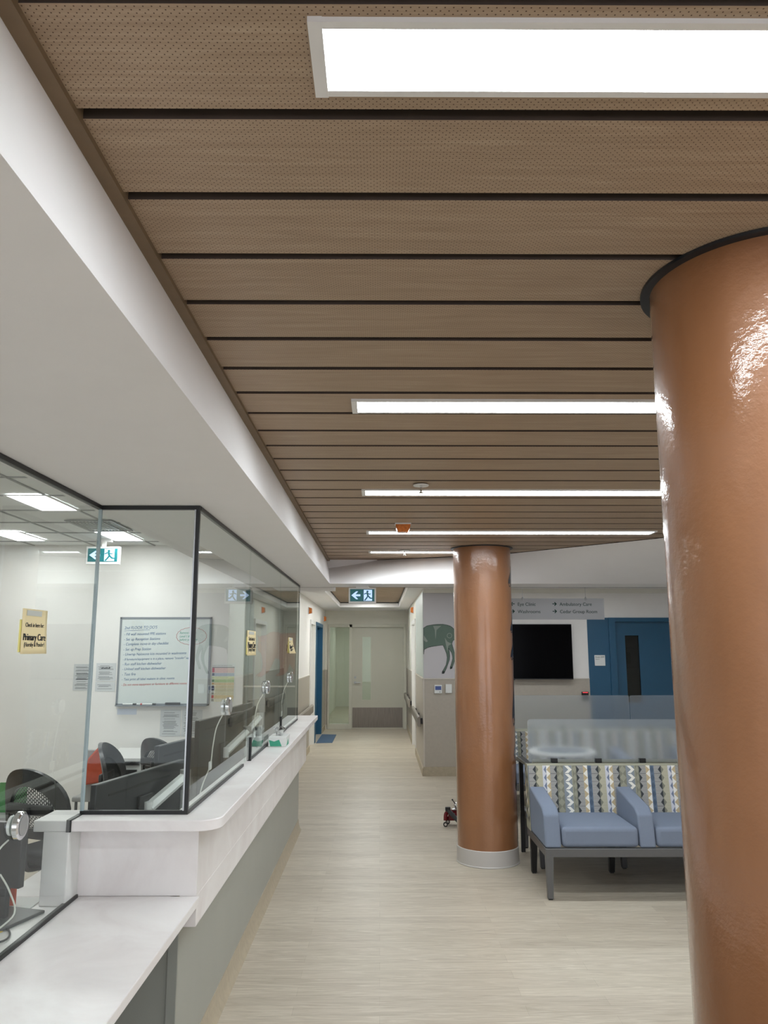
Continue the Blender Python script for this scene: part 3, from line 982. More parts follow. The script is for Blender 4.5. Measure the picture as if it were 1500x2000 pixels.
# unseen lamps added beyond the bulkhead to light waiting area and corridor
M_DBACK = emis('added_diffuser_waiting', (0.93, 0.975, 1.0, 1), E_BACK)
M_DHALL = emis('added_diffuser_corridor', (0.97, 1.0, 0.98, 1), E_HALL)
linear_light('added unseen ceiling light above the wall television', 1.3, 3.3, 9.6, 9.75, 2.5, M_DBACK, group='added waiting area lights')
linear_light('added unseen ceiling light above the second bench row', 1.3, 3.3, 8.2, 8.35, 2.5, M_DBACK, group='added waiting area lights')
linear_light('added corridor light hidden just past the bulkhead', -0.30, -0.10, 8.6, 9.3, 2.60, M_DBACK, group='added corridor lights')
linear_light('added hidden corridor light towards the end door', -0.33, -0.12, 13.3, 13.9, 2.60, M_DHALL, group='added corridor lights')  # added lamp hidden behind the exit sign to brighten the corridor end
linear_light('added hidden corridor light nearest the end door', -0.33, -0.12, 15.1, 15.6, 2.60, M_DHALL, group='added corridor lights')
linear_light('added hidden corridor light in the middle of the coffer', -0.30, -0.15, 11.5, 12.1, 2.60, M_DHALL, group='added corridor lights')
for (x0, x1) in ((-1.17, -1.08), (0.48, 0.57)):  # lamps added out of sight to brighten the corridor walls
    linear_light('added slim light hidden along the %s corridor wall' % ('left' if x0 < 0 else 'right'), x0, x1, 8.7, 10.4, 2.5, M_DBACK, group='added corridor wall lights')
M_DEND = emis('lit_diffuser_far', (0.95, 1.0, 0.98, 1), E_END)
for yy in (18.6, 20.6, 22.6):
    linear_light('ceiling light in the far corridor seen through the sidelight, %s' % {18.6: 'nearest', 20.6: 'middle', 22.6: 'farthest'}[yy], -0.7, 0.5, yy, yy + 0.2, 2.5, M_DEND, group='far corridor lights')
# office troffers
M_DOFF = emis('lit_diffuser_office', (0.98, 1.0, 1.0, 1), E_OFFICE)
def troffer(label, x0, y0):
    linear_light(label, x0, x0 + 0.30, y0, y0 + 0.60, 2.702, M_DOFF, 0.006, 'office ceiling panels')
troffer('bright office ceiling panel at upper left behind the glass', -2.555, 5.26)
troffer('office ceiling panel beside the green exit sign behind the glass', -2.555, 6.93)
troffer('office ceiling panel at the far left beside the end wall', -3.50, 6.95)
troffer('office ceiling panel above the nearest office chair', -2.555, 3.0)
troffer('office ceiling panel deep left in the office', -3.75, 3.6)
troffer('office ceiling panel left of the nearest one', -3.75, 5.2)
v = thing('air_vent', 'grey slatted air vent before the office ceiling panel', 'vent', (-2.37, 6.62, 2.70))
build('frame', MB().box(-2.56, -2.18, 6.32, 6.34, 2.694, 2.7015).box(-2.56, -2.18, 6.88, 6.90, 2.694, 2.7015).box(-2.56, -2.54, 6.34, 6.88, 2.694, 2.7015).box(-2.20, -2.18, 6.34, 6.88, 2.694, 2.7015), M_GREYPL, v)
m = MB()
for k in range(12):
    m.box(-2.54 + k * 0.029, -2.53 + k * 0.029, 6.34, 6.88, 2.695, 2.7)
build('slats', m, M_GREYPL, v)

# sprinklers, strobes
def sprinkler(label, x, y):
    t = thing('sprinkler_head', label, 'sprinkler', (x, y, ZC - 0.05), 'ceiling sprinklers')
    build('escutcheon', MB().lathe([(0.042, ZC - 0.006), (0.040, ZC - 0.011), (0.030, ZC - 0.012), (0.012, ZC - 0.004)], (x, y, 0), 28), M_FRAMEW, t)
    build('stem', MB().cyl((x, y, ZC - 0.004), (x, y, ZC - 0.045), 0.006).cyl((x, y, ZC - 0.045), (x, y, ZC - 0.049), 0.013), M_CHROME, t)
sprinkler('round white sprinkler just in front of the third light strip', 0.213, 4.03)
sprinkler('small white sprinkler at the farthest light strip', 0.213, 6.80)
st = thing('fire_strobe', 'amber fire strobe hanging under the wood ceiling', 'strobe', (0.157, 5.33, ZC - 0.065))
build('back_plate', MB().box(0.157 - 0.055, 0.157 + 0.055, 5.30, 5.39, ZC - 0.010, ZC), M_FRAMEW, st, 0.002)
m = MB(); a = [(-0.052, ZC - 0.010), (0.052, ZC - 0.010), (0.047, ZC - 0.035), (0.034, ZC - 0.062), (-0.034, ZC - 0.062), (-0.047, ZC - 0.035)]
m.prism([(0.157 + p[0], p[1]) for p in a], 5.305, 5.385, 'Y')
build('amber_lens', m, M_AMBER, st, 0.004)
def wall_strobe(label, x, y, z, d):
    t = thing('fire_strobe', label, 'strobe', (x, y, z), 'amber wall strobes')
    build('back_plate', MB().box(min(x, x + d * 0.012), max(x, x + d * 0.012), y - 0.06, y + 0.06, z - 0.06, z + 0.06), M_FRAMEW, t)
    m = MB(); m.prism([(x + d * 0.012, z - 0.055), (x + d * 0.06, z - 0.04), (x + d * 0.06, z + 0.04), (x + d * 0.012, z + 0.055)], y - 0.055, y + 0.055, 'Y')
    build('amber_lens', m, M_AMBER, t, 0.004)
wall_strobe('amber strobe on the left corridor wall above the white door frame', -1.189, 13.2, 2.30, 1)
wall_strobe('amber strobe on the left corridor wall by the far end', -1.189, 16.75, 2.30, 1)
wall_strobe('amber strobe on the right corridor wall', 0.599, 14.0, 2.35, -1)

# ================================================================ EXIT SIGNS
M_EXG = lit('exit_green', srgb(14, 100, 106), 0.12)
M_EXW = lit('exit_white', (0.50, 0.68, 1.0, 1), 0.5)
def exit_sign(label, x, y, z, wd, ht, top):
    """face towards -Y; arrow left, running man right. z = bottom"""
    t = thing('exit_sign', label, 'exit sign', (x, y, z))
    fw = wd * 0.055
    m = MB()
    m.box(x - wd / 2, x + wd / 2, y, y + 0.05, z, z + ht)
    build('housing', m, M_FRAMEW, t, 0.003)
    build('canopy', MB().box(x - wd * 0.23, x + wd * 0.23, y, y + 0.05, top - 0.02, top).box(x - 0.02, x + 0.02, y + 0.015, y + 0.035, z + ht, top - 0.02), M_FRAMEW, t)
    X0, X1, Z0, Z1 = x - wd / 2 + fw, x + wd / 2 - fw, z + fw * 1.4, z + ht - fw
    build('green_face', MB().box(X0, X1, y - 0.002, y, Z0, Z1), M_EXG, t)
    W, Hh = X1 - X0, Z1 - Z0
    def q(pts, m, off):
        m.prism([(X0 + p[0] * W, Z0 + p[1] * Hh) for p in pts], y - off - 0.0012, y - off, 'Y')
    m = MB(); q([(0.56, 0.05), (0.90, 0.05), (0.90, 0.95), (0.56, 0.95)], m, 0.002)
    build('lit_door', m, M_EXW, t)
    m = MB(); q([(0.05, 0.5), (0.25, 0.82), (0.33, 0.82), (0.22, 0.58), (0.42, 0.58), (0.42, 0.42), (0.22, 0.42), (0.33, 0.18), (0.25, 0.18)], m, 0.002)
    build('arrow', m, M_EXW, t)
    m = MB()
    cx, cz, r = 0.71, 0.80, 0.045
    q([(cx + r * math.cos(k * PI / 6), cz + r * W / Hh * math.sin(k * PI / 6)) for k in range(12)], m, 0.0032)
    q([(0.66, 0.72), (0.73, 0.72), (0.77, 0.46), (0.70, 0.42)], m, 0.0033)
    q([(0.67, 0.72), (0.67, 0.64), (0.60, 0.56), (0.555, 0.60), (0.60, 0.66), (0.64, 0.70)], m, 0.0034)
    q([(0.73, 0.70), (0.80, 0.62), (0.85, 0.66), (0.85, 0.60), (0.80, 0.54), (0.73, 0.62)], m, 0.0035)
    q([(0.70, 0.44), (0.76, 0.46), (0.70, 0.24), (0.62, 0.06), (0.57, 0.10), (0.64, 0.26)], m, 0.0036)
    q([(0.71, 0.42), (0.77, 0.46), (0.84, 0.32), (0.95, 0.28), (0.94, 0.20), (0.81, 0.22)], m, 0.0037)
    build('running_figure', m, M_EXG, t)
    return t
exit_sign('green exit sign with left arrow under the bulkhead at the corridor mouth', -0.165, 7.40, 2.090, 0.256, 0.148, ZS - 0.001)
exit_sign('green exit sign with left arrow inside the glazed office', -2.63, 7.45, 2.462, 0.315, 0.168, 2.70)

# ================================================================ OFFICE END WALL CONTENT
YW = 7.949
wb = thing('whiteboard', 'whiteboard with handwritten to do list on the office wall', 'whiteboard', (-2.12, YW, 1.13))
bx0, bx1, bz0, bz1 = -2.585, -1.675, 1.128, 1.985
build('board', MB().box(bx0 + 0.01, bx1 - 0.01, YW - 0.014, YW, bz0 + 0.01, bz1 - 0.01), plain('glossy_whiteboard', srgb(214, 222, 220), 0.2, var=0.01), wb)
m = MB(); m.box(bx0, bx1, YW - 0.02, YW, bz1 - 0.018, bz1).box(bx0, bx1, YW - 0.02, YW, bz0, bz0 + 0.018).box(bx0, bx0 + 0.018, YW - 0.02, YW, bz0, bz1).box(bx1 - 0.018, bx1, YW - 0.02, YW, bz0, bz1)
build('frame', m, plain('grey_aluminium', srgb(128, 134, 140), 0.4, metal=0.4), wb)
build('marker_tray', MB().box(bx0 + 0.01, bx1 - 0.01, YW - 0.07, YW - 0.02, bz0 - 0.004, bz0 + 0.006), MATS['grey_aluminium'], wb)
M_BLUEINK = plain('blue_marker', srgb(52, 98, 146), 0.5)
M_REDINK = plain('red_marker', srgb(190, 66, 60), 0.5)
M_GRNINK = plain('green_marker', srgb(36, 150, 128), 0.5)
lines = [('2nd FLOOR TO DO\'S', 1.865, 0.040, M_BLUEINK), ('- Fill wall mounted PPE stations', 1.803, 0.037, M_BLUEINK), ('- Set up Reception Stations', 1.753, 0.037, M_BLUEINK),
         ('- Complete move-in day checklist', 1.706, 0.037, M_BLUEINK), ('- Set up Prep Station', 1.655, 0.037, M_BLUEINK),
         ('- Unwrap Naloxone kits mounted in washrooms', 1.607, 0.036, M_BLUEINK), ('- If furniture/equipment is in a place, remove "transfer" tape', 1.560, 0.0315, M_BLUEINK),
         ('- Run staff kitchen dishwasher', 1.512, 0.036, M_BLUEINK), ('- Unload staff kitchen dishwasher', 1.465, 0.036, M_BLUEINK), ('- Test fire', 1.413, 0.038, M_BLUEINK),
         ('- Test print all label makers in clinic rooms', 1.366, 0.034, M_BLUEINK), ('- Do not move equipment or furniture to different rooms', 1.315, 0.031, M_REDINK)]
for s_, z_, sz, mt in lines:
    text('handwriting', s_, sz, mt, (bx0 + 0.045, YW - 0.0148, z_), wb, '-Y', 'LEFT', 0.25, 0.025, 0.88)
build('underline', MB().prism([(bx0 + 0.045, 1.848), (bx0 + 0.30, 1.858), (bx0 + 0.30, 1.861), (bx0 + 0.045, 1.851)], YW - 0.0155, YW - 0.0145, 'Y'), M_BLUEINK, wb)
for s_, z_ in (('Remove filter', 1.820), ('Level 1 & 2', 1.785), ('before you leave', 1.752)):
    text('handwriting', s_, 0.031, M_GRNINK, (bx1 - 0.315, YW - 0.0148, z_), wb, '-Y', 'LEFT', 0.3, 0.02, 0.85)
cl = []
for k in range(121):
    a = 2 * PI * k / 120
    rr = 1 + 0.05 * abs(math.sin(a * 10))
    cl.append((bx1 - 0.195 + 0.145 * rr * math.cos(a), YW - 0.015, 1.798 + 0.082 * rr * math.sin(a)))
m = MB()
for p, q in zip(cl, cl[1:]):
    m.cyl(p, q, 0.0016, seg=5)
build('drawn_cloud', m, M_REDINK, wb)
def marker(label, x, mat, ln=0.13, body=M_WPLAST):
    t = thing('marker_pen', label, 'marker', (x, YW - 0.045, bz0 + 0.014))
    z = bz0 + 0.0145
    build('barrel', MB().cyl((x - ln / 2, YW - 0.045, z), (x + ln / 4, YW - 0.045, z), 0.008), body, t)
    build('cap', MB().cyl((x + ln / 4, YW - 0.045, z), (x + ln / 2, YW - 0.045, z), 0.0088), mat, t)
marker('white marker with black cap at the left of the whiteboard tray', -2.44, M_BLACK)
marker('white marker with red cap on the whiteboard tray', -2.36 + 0.015, M_REDINK, 0.05)
marker('white marker with dark cap in the middle of the whiteboard tray', -2.25, M_BLACK)
o = build('board_eraser', MB().box(-2.09, -1.95, YW - 0.065, YW - 0.025, bz0 + 0.0065, bz0 + 0.03), M_BLACK, bevel=0.003); tag(o, 'black eraser on the tray of the whiteboard', 'eraser')

def notice(label, x0, x1, z0, z1, seed, name='wall_notice', hdr=None, dark=0):
    t = thing(name, label, 'notice', ((x0 + x1) / 2, YW, z0))
    build('sheet', MB().box(x0, x1, YW - 0.002, YW, z0, z1), plain('grey_white_paper', srgb(206, 209, 210), 0.8, var=0.02), t)
    r = random.Random(seed)
    m = MB()
    z = z1 - 0.03
    w_ = x1 - x0
    while z > z0 + 0.015:
        a = x0 + w_ * r.uniform(0.08, 0.2); b = x1 - w_ * r.uniform(0.08, 0.35)
        m.box(a, b, YW - 0.0026, YW - 0.002, z, z + 0.004)
        z -= r.choice((0.009, 0.009, 0.009, 0.02))
    build('printed_lines', m, M_GREYINK, t)
    if dark:
        m = MB()
        for f in (0.62, 0.42):
            m.box(x0 + w_ * 0.15, x1 - w_ * 0.1, YW - 0.003, YW - 0.0024, z0 + (z1 - z0) * f, z0 + (z1 - z0) * f + 0.005)
        build('ruled_bar', m, M_INK, t)
    return t
notice('white printed notice left of the glass edge, farther from the whiteboard', -3.02, -2.83, 1.270, 1.525, 1, dark=1)
notice('white printed notice right of the glass edge with a black picture on top', -2.80, -2.605, 1.36, 1.535, 2)
notice('short white notice pinned below the pictured notice', -2.80, -2.605, 1.262, 1.352, 3)
m = MB(); 
for k, (dx, hh) in enumerate(((0, .012), (.012, .016), (.026, .009), (.037, .014), (.05, .016), (.064, .01), (.076, .018))):
    m.box(-2.75 + dx, -2.74 + dx, YW - 0.003, YW - 0.002, 1.478, 1.478 + hh)
o = build('printed_picture', m, M_INK); o.parent = [x for x in COL.objects if x.name.startswith('wall_notice')][1]
o.location = o.location - o.parent.location
notice('printed staff schedule sheet below the whiteboard, nearer the exit side', -1.935, -1.735, 0.835, 1.085, 5)
notice('printed staff schedule sheet below the whiteboard, left one of the pair', -2.145, -1.945, 0.835, 1.085, 6)
o = build('wall_notice', MB().box(-2.57, -2.38, YW - 0.002, YW, 1.04, 1.095), plain('pale_blue_paper', srgb(206, 214, 228), 0.8)); tag(o, 'small blank pale blue slip below the left corner of the whiteboard', 'notice')
# colour coded chart
ch = thing('colour_chart', 'colour banded reference chart on the office wall right of the whiteboard', 'poster', (-1.555, YW, 1.15))
build('sheet', MB().box(-1.665, -1.425, YW - 0.002, YW, 1.15, 1.53), M_PAPER, ch)
text('heading', 'Contact Code Guide Reference Guide', 0.0125, M_INK, (-1.655, YW - 0.0024, 1.508), ch)
bands = [((196, 60, 92), (232, 196, 192), .050), ((40, 70, 104), (176, 188, 206), .032), ((200, 210, 160), (216, 222, 172), .030), ((60, 120, 84), (176, 204, 150), .030),
         ((196, 150, 90), (222, 200, 160), .026), ((60, 50, 44), (214, 202, 166), .032), ((64, 60, 56), (206, 200, 168), .032), ((120, 120, 112), (214, 210, 180), .030), ((196, 60, 60), (222, 200, 150), .036), ((150, 150, 140), (224, 220, 196), .030)]
build('black_bar', MB().box(-1.655, -1.435, YW - 0.0028, YW - 0.002, 1.490, 1.497), M_INK, ch)
z = 1.488
for i, (a, b, hh) in enumerate(bands):
    build('colour_band', MB().box(-1.630, -1.437, YW - 0.0027, YW - 0.002, z - hh + 0.002, z), plain('band_%d' % i, srgb(*b), 0.8, var=0.12, vscale=90), ch)
    build('colour_key', MB().box(-1.655, -1.632, YW - 0.0027, YW - 0.002, z - hh + 0.006, z), plain('key_%d' % i, srgb(*a), 0.8, var=0.2, vscale=60), ch)
    z -= hh
# animal murals
def mural(name, label, y, outline, extra, mat, z0):
    xs = [p[0] for p in outline]
    t = thing(name, label, 'mural', (sum(xs) / len(xs), y, z0))
    def fl(pts, off, mt, nm):
        m = MB(); m.prism(pts, y - off - 0.0006, y - off, 'Y'); build(nm, m, mt, t)
    cx = sum(xs) / len(xs); cz = sum(p[1] for p in outline) / len(outline)
    fl(outline, 0.0002, mat, 'body')
    for pts, mt, nm in extra:
        fl(pts, 0.0012, mt, nm)
    m = MB()
    pp = [(p[0], y - 0.0008, p[1]) for p in outline] + [(outline[0][0], y - 0.0008, outline[0][1])]
    for p, q in zip(pp, pp[1:]):
        m.cyl(p, q, 0.003, seg=6)
    build('outline', m, M_DEERK if mat is M_DEER else M_BEARD, t)
    return t
DEER = [(0.602, 1.958), (0.65, 1.989), (0.735, 2.004), (0.80, 2.009), (0.867, 2.01), (0.925, 2.0), (0.971, 1.986), (1.005, 1.962), (1.032, 1.93), (1.05, 1.87), (1.062, 1.8), (1.061, 1.763), (1.04, 1.775), (1.019, 1.8), (1.0, 1.775), (0.991, 1.744), (1.003, 1.70), (1.016, 1.652), (1.034, 1.578), (1.03, 1.53), (1.014, 1.486), (0.986, 1.409), (0.962, 1.403), (0.962, 1.427), (0.975, 1.46), (0.988, 1.504), (0.998, 1.54), (0.996, 1.578), (0.985, 1.62), (0.966, 1.652), (0.942, 1.688), (0.955, 1.64), (0.959, 1.578), (0.955, 1.53), (0.939, 1.486), (0.91, 1.41), (0.877, 1.343), (0.849, 1.343), (0.853, 1.367), (0.88, 1.41), (0.907, 1.458), (0.918, 1.51), (0.923, 1.559), (0.915, 1.61), (0.9, 1.652), (0.869, 1.725), (0.82, 1.722), (0.769, 1.714), (0.71, 1.705), (0.657, 1.692), (0.609, 1.666), (0.602, 1.60)]
D2 = [(0.735, 1.986), (0.848, 1.989), (0.781, 1.93), (0.767, 1.8), (0.757, 1.93)]
D3 = [(0.893, 1.827), (0.93, 1.772), (0.986, 1.744), (0.942, 1.716), (0.928, 1.633), (0.91, 1.725)]
ring = [(0.959 + 0.036 * math.cos(k * PI / 8), 1.855 + 0.036 * math.sin(k * PI / 8)) for k in range(16)]
ring2 = [(0.959 + 0.028 * math.cos(k * PI / 8), 1.855 + 0.028 * math.sin(k * PI / 8)) for k in range(16)]
D5 = [(0.604, 1.86), (0.66, 1.78), (0.64, 1.765), (0.604, 1.79)]
hoof1 = [(0.849, 1.343), (0.877, 1.343), (0.89, 1.37), (0.862, 1.38)]
hoof2 = [(0.962, 1.403), (0.986, 1.409), (0.994, 1.43), (0.970, 1.437)]
dm = mural('deer_mural', 'green hind of a deer painted on the wall left of the far column', 11.0, DEER,
      [(D2, M_DEERL, 'painted_shape'), (D3, M_DEERL, 'painted_shape'), (D5, M_DEERL, 'painted_shape'), (ring, M_DEERL, 'painted_ring'), (hoof1, M_DEERK, 'hoof'), (hoof2, M_DEERK, 'hoof')], M_DEER, 1.34)
build('painted_ring_centre', MB().prism(ring2, 10.9975, 10.9981, 'Y'), M_DEER, dm)
BEAR = [(-1.224, 1.807), (-1.205, 1.791), (-1.184, 1.804), (-1.147, 1.807), (-1.11, 1.832), (-1.067, 1.845), (-1.019, 1.839), (-0.992, 1.823), (-0.917, 1.829), (-0.845, 1.829), (-0.845, 1.429), (-0.871, 1.423), (-0.858, 1.465), (-0.9, 1.528), (-0.917, 1.455), (-0.951, 1.423), (-1.009, 1.406), (-1.036, 1.413), (-0.994, 1.446), (-0.998, 1.559), (-1.024, 1.58), (-1.045, 1.58), (-1.068, 1.528), (-1.1, 1.455), (-1.142, 1.423), (-1.184, 1.395), (-1.227, 1.416), (-1.177, 1.455), (-1.166, 1.517), (-1.177, 1.601), (-1.19, 1.635), (-1.212, 1.654), (-1.224, 1.696), (-1.213, 1.749)]
mural('bear_mural', 'brown bear painted on the grey wall seen through the far glass', 8.0, BEAR,
      [([(-1.20, 1.735), (-1.185, 1.74), (-1.18, 1.73), (-1.195, 1.725)], M_BEARD, 'eye'), ([(-1.224, 1.70), (-1.21, 1.705), (-1.205, 1.69), (-1.222, 1.685)], M_BEARD, 'nose'),
       ([(-1.235, 1.392), (-1.228, 1.418), (-1.218, 1.415)], M_BEARD, 'claw'), ([(-1.215, 1.385), (-1.212, 1.41), (-1.2, 1.405)], M_BEARD, 'claw')], M_BEAR, 1.39)
m = MB(); m.box(-1.39, -0.84, 7.985, 8.0, 1.30, 1.315); struct('trim_15', m, M_WAINTRIM)

# printer on a cabinet under the whiteboard
pc = thing('side_cabinet', 'white low cabinet under the whiteboard carrying the printer', 'cabinet', (-2.32, 7.65, 0))
build('body', MB().box(-2.58, -2.06, 7.40, 7.93, 0.0, 0.45), M_WPLAST, pc, 0.003)
build('door', MB().box(-2.57, -2.325, 7.385, 7.40, 0.03, 0.43), M_FRAMEW, pc); build('door', MB().box(-2.315, -2.07, 7.385, 7.40, 0.03, 0.43), M_FRAMEW, pc)
pr = thing('printer', 'white office printer between the two black office chairs', 'printer', (-2.32, 7.6, 0.451))
build('body', MB().box(-2.50, -2.13, 7.42, 7.85, 0.451, 0.65), M_WPLAST, pr, 0.008)
build('paper_slot', MB().box(-2.45, -2.19, 7.405, 7.44, 0.53, 0.60), M_BLACK, pr)
m = MB(); m.prism([(7.42, 0.665), (7.85, 0.68), (7.85, 0.74), (7.42, 0.70)], -2.49, -2.14, 'X'); build('scanner_lid', m, M_FRAMEW, pr, 0.004)
build('control_panel', MB().box(-2.47, -2.17, 7.39, 7.42, 0.64, 0.67), M_BLACK, pr)

# ================================================================ OFFICE CHAIRS
def office_chair(label, x, y, rot, top=1.06, jacket=False, mesh=True):
    t = thing('office_chair', label, 'chair', (x, y, 0))
    # local geometry: front is -Y, back at +Y
    zt = top
    m = MB()
    # seat pad
    m.box(x - 0.24, x + 0.24, y - 0.24, y + 0.22, 0.45, 0.52)
    build('seat', m, M_BLKFAB, t, 0.03, seg=3)
    # curved outline of the backrest
    def outline(w, zb, zt, n=20):
        pts = []
        for k in range(n + 1):
            a = PI * k / n
            pts.append((w * math.cos(a) * (1 - 0.10 * math.sin(a)), zt - 0.22 + 0.22 * math.sin(a) ** 0.75))
        return pts + [(-w * 0.9, zb), (w * 0.9, zb)]
    out = outline(0.235, 0.60, zt)
    inn = outline(0.19, 0.66, zt - 0.10)
    def curve(px, pz):
        return y + 0.25 - 1.1 * px * px + 0.10 * ((pz - 0.6) / 0.5) ** 2
    # frame ring
    m = MB()
    n = len(out)
    for d0, d1 in ((0.0, 0.028),):
        vo0 = [m.bm.verts.new((x + p[0], curve(*p) + d0, p[1])) for p in out]
        vi0 = [m.bm.verts.new((x + p[0], curve(*p) + d0, p[1])) for p in inn]
        vo1 = [m.bm.verts.new((x + p[0], curve(*p) + d1, p[1])) for p in out]
        vi1 = [m.bm.verts.new((x + p[0], curve(*p) + d1, p[1])) for p in inn]
        for k in range(n):
            j = (k + 1) % n
            m.face([vo0[k], vo0[j], vi0[j], vi0[k]], True)
            m.face([vo1[k], vi1[k], vi1[j], vo1[j]], True)
            m.face([vo0[k], vo1[k], vo1[j], vo0[j]], True)
            m.face([vi0[k], vi0[j], vi1[j], vi1[k]], True)
    build('back_frame', m, M_BLACK, t)
    m = MB()
    c = (0, (0.66 + zt - 0.10) / 2)
    rings = []
    for f in (0.001, 0.35, 0.7, 1.0):
        rings.append([m.bm.verts.new((x + p[0] * f, curve(p[0] * f, c[1] + (p[1] - c[1]) * f) + 0.014, c[1] + (p[1] - c[1]) * f)) for p in inn])
    for a, b in zip(rings, rings[1:]):
        for k in range(n):
            m.face([a[k], a[(k + 1) % n], b[(k + 1) % n], b[k]], True)
    build('back_mesh', m, M_MESH if mesh else M_BLKFAB, t)
    m = MB(); m.box(x - 0.17, x + 0.17, y + 0.26, y + 0.29, 0.74, 0.80); build('lumbar_bar', m, M_BLACK, t, 0.01)
    m = MB(); m.tube([(x, y + 0.10, 0.44), (x, y + 0.27, 0.46), (x, y + 0.30, 0.60), (x, y + 0.295, 0.78)], 0.022); build('back_post', m, M_BLACK, t)
    for s in (-1, 1):
        m = MB(); m.tube([(x + s * 0.22, y + 0.05, 0.46), (x + s * 0.29, y + 0.05, 0.50), (x + s * 0.29, y + 0.03, 0.68)], 0.014); m.box(x + s * 0.29 - 0.035, x + s * 0.29 + 0.035, y - 0.12, y + 0.12, 0.68, 0.70)
        build('armrest', m, M_BLACK, t, 0.004)
    build('gas_lift', MB().cyl((x, y, 0.12), (x, y, 0.45), 0.028), M_BLACK, t)
    for k in range(5):
        a = k * 2 * PI / 5 + 0.3
        e = (x + 0.27 * math.cos(a), y + 0.27 * math.sin(a), 0.075)
        m = MB(); m.cyl((x, y, 0.13), e, 0.024, 0.015, 8)
        lg = build('base_leg', m, M_BLACK, t)
        m = MB(); m.cyl((e[0] - 0.012, e[1], 0.03), (e[0] + 0.012, e[1], 0.03), 0.03, seg=12)
        build('castor', m, M_BLACK, lg)
    t.rotation_euler[2] = rot
    return t
office_chair('nearest black mesh-back office chair, behind the low counter glass', -1.89, 4.98, 2.75, 1.0)
office_chair('black office chair seen nearly edge-on beside the rust jacket', -1.70, 5.98, 1.62, 1.0, mesh=False)
office_chair('black mesh-back office chair in front of the schedule sheets', -1.66, 6.86, 2.55, 0.965)
# rust coloured jacket hung behind chair
m = MB(); m.prism([(-2.46, 0.56), (-2.22, 0.60), (-2.26, 0.86), (-2.34, 0.87), (-2.42, 0.78)], 6.80, 6.86, 'Y')
o = build('jacket', m, M_REDCL, bevel=0.015, seg=3); tag(o, 'rust red jacket hanging on a chair behind the glass', 'jacket')
rc = thing('side_chair', 'pale grey side chair with the rust jacket over its back', 'chair', (-2.36, 7.05, 0))
build('backrest', MB().box(-2.48, -2.24, 6.87, 6.89, 0.44, 0.84), M_GREYPL, rc, 0.01); build('seat', MB().box(-2.56, -2.18, 6.87, 7.25, 0.42, 0.46), M_GREYPL, rc, 0.01)
for sx in (-2.53, -2.21):
    for sy in (6.90, 7.22):
        build('leg', MB().cyl((sx, sy, 0), (sx, sy, 0.42), 0.012), M_DARKG, rc)
o = build('folder', MB().prism([(-2.60, 0.601), (-2.36, 0.601), (-2.36, 0.79), (-2.54, 0.79), (-2.54, 0.77), (-2.60, 0.77)], 5.52, 5.535, 'Y'), M_GREENP)
tag(o, 'green cardboard folder standing behind the nearest office chair', 'folder')
dk = thing('office_desk', 'pale grey desk along the inside of the office', 'desk', (-2.9, 5.7, 0))
build('desk_top', MB().box(-3.6, -2.34, 5.35, 6.0, 0.57, 0.60), M_GREYPL, dk, 0.003)
for sx in (-3.55, -2.39):
    for sy in (5.4, 5.95):
        build('leg', MB().box(sx - 0.02, sx + 0.02, sy - 0.02, sy + 0.02, 0, 0.57), M_GREYPL, dk)

# ================================================================ MONITORS
def monitor(label, a, b, z0, z1, arm=True, lean=0.0, stand=False):
    """a,b: XY ends of the panel seen from the counter side (back faces the counter)"""
    A, B = Vector((a[0], a[1], 0)), Vector((b[0], b[1], 0))
    d = (B - A); L = d.length; d.normalize()
    n = Vector((d.y, -d.x, 0))           # towards the counter
    c = (A + B) / 2
    t = thing('computer_monitor', label, 'monitor', (c.x, c.y, z0))
    T = Matrix(((d.x, n.x, 0, A.x), (d.y, n.y, 0, A.y), (0, 0, 1, 0), (0, 0, 0, 1)))
    build('housing', MB().box(0, L, -0.02, 0.008, z0, z1, T), M_SCREENBK, t, 0.004)
    build('screen', MB().box(0.01, L - 0.01, -0.022, -0.0202, z0 + 0.012, z1 - 0.01, T), M_TV, t)
    build('rear_groove', MB().box(L * 0.12, L * 0.80, 0.008, 0.0095, z1 - 0.06, z1 - 0.05, T), M_RUBBER, t)
    build('mount_plate', MB().box(L / 2 - 0.06, L / 2 + 0.06, 0.008, 0.022, (z0 + z1) / 2 - 0.06, (z0 + z1) / 2 + 0.06, T), M_BLACK, t, 0.003)
    zc = (z0 + z1) / 2
    if arm:
        p = T @ Vector((L / 2, 0.03, zc - 0.0)); q = T @ Vector((L / 2 + 0.28, 0.07, zc + 0.10)); r = T @ Vector((L / 2 + 0.30, 0.06, 0.741))
        ar = thing('monitor_arm', 'white jointed monitor arm ' + arm, 'monitor arm', tuple(r))
        build('joint', MB().cyl(p - Vector((0, 0, 0.03)), p + Vector((0, 0, 0.03)), 0.022), M_WPLAST, ar)
        m = MB(); dd = (q - p)
        W = 0.026
        m.cyl(p, q, W, W * 0.9, 6)
        build('upper_arm', m, M_WPLAST, ar)
        m = MB(); m.cyl(q + Vector((0, 0, 0.03)), q - Vector((0, 0, 0.06)), 0.026); build('elbow', m, M_GREYPL, ar)
        m = MB(); m.cyl(q - Vector((0, 0, 0.06)), r + Vector((0, 0, 0.02)), 0.02); m.cyl(r, r + Vector((0, 0, 0.02)), 0.04); build('post', m, M_WPLAST, ar)
    if stand:
        m = MB(); m.box(L * .86 - 0.03, L * .86 + 0.03, -0.012, 0.012, 0.75, z0, T); build('stand_neck', m, M_SCREENBK, t, 0.004)
        m = MB(); m.box(L * .86 - 0.15, L * .86 + 0.10, -0.11, 0.10, 0.741, 0.752, T); build('stand_base', m, M_DARKG, t, 0.004)
    return t
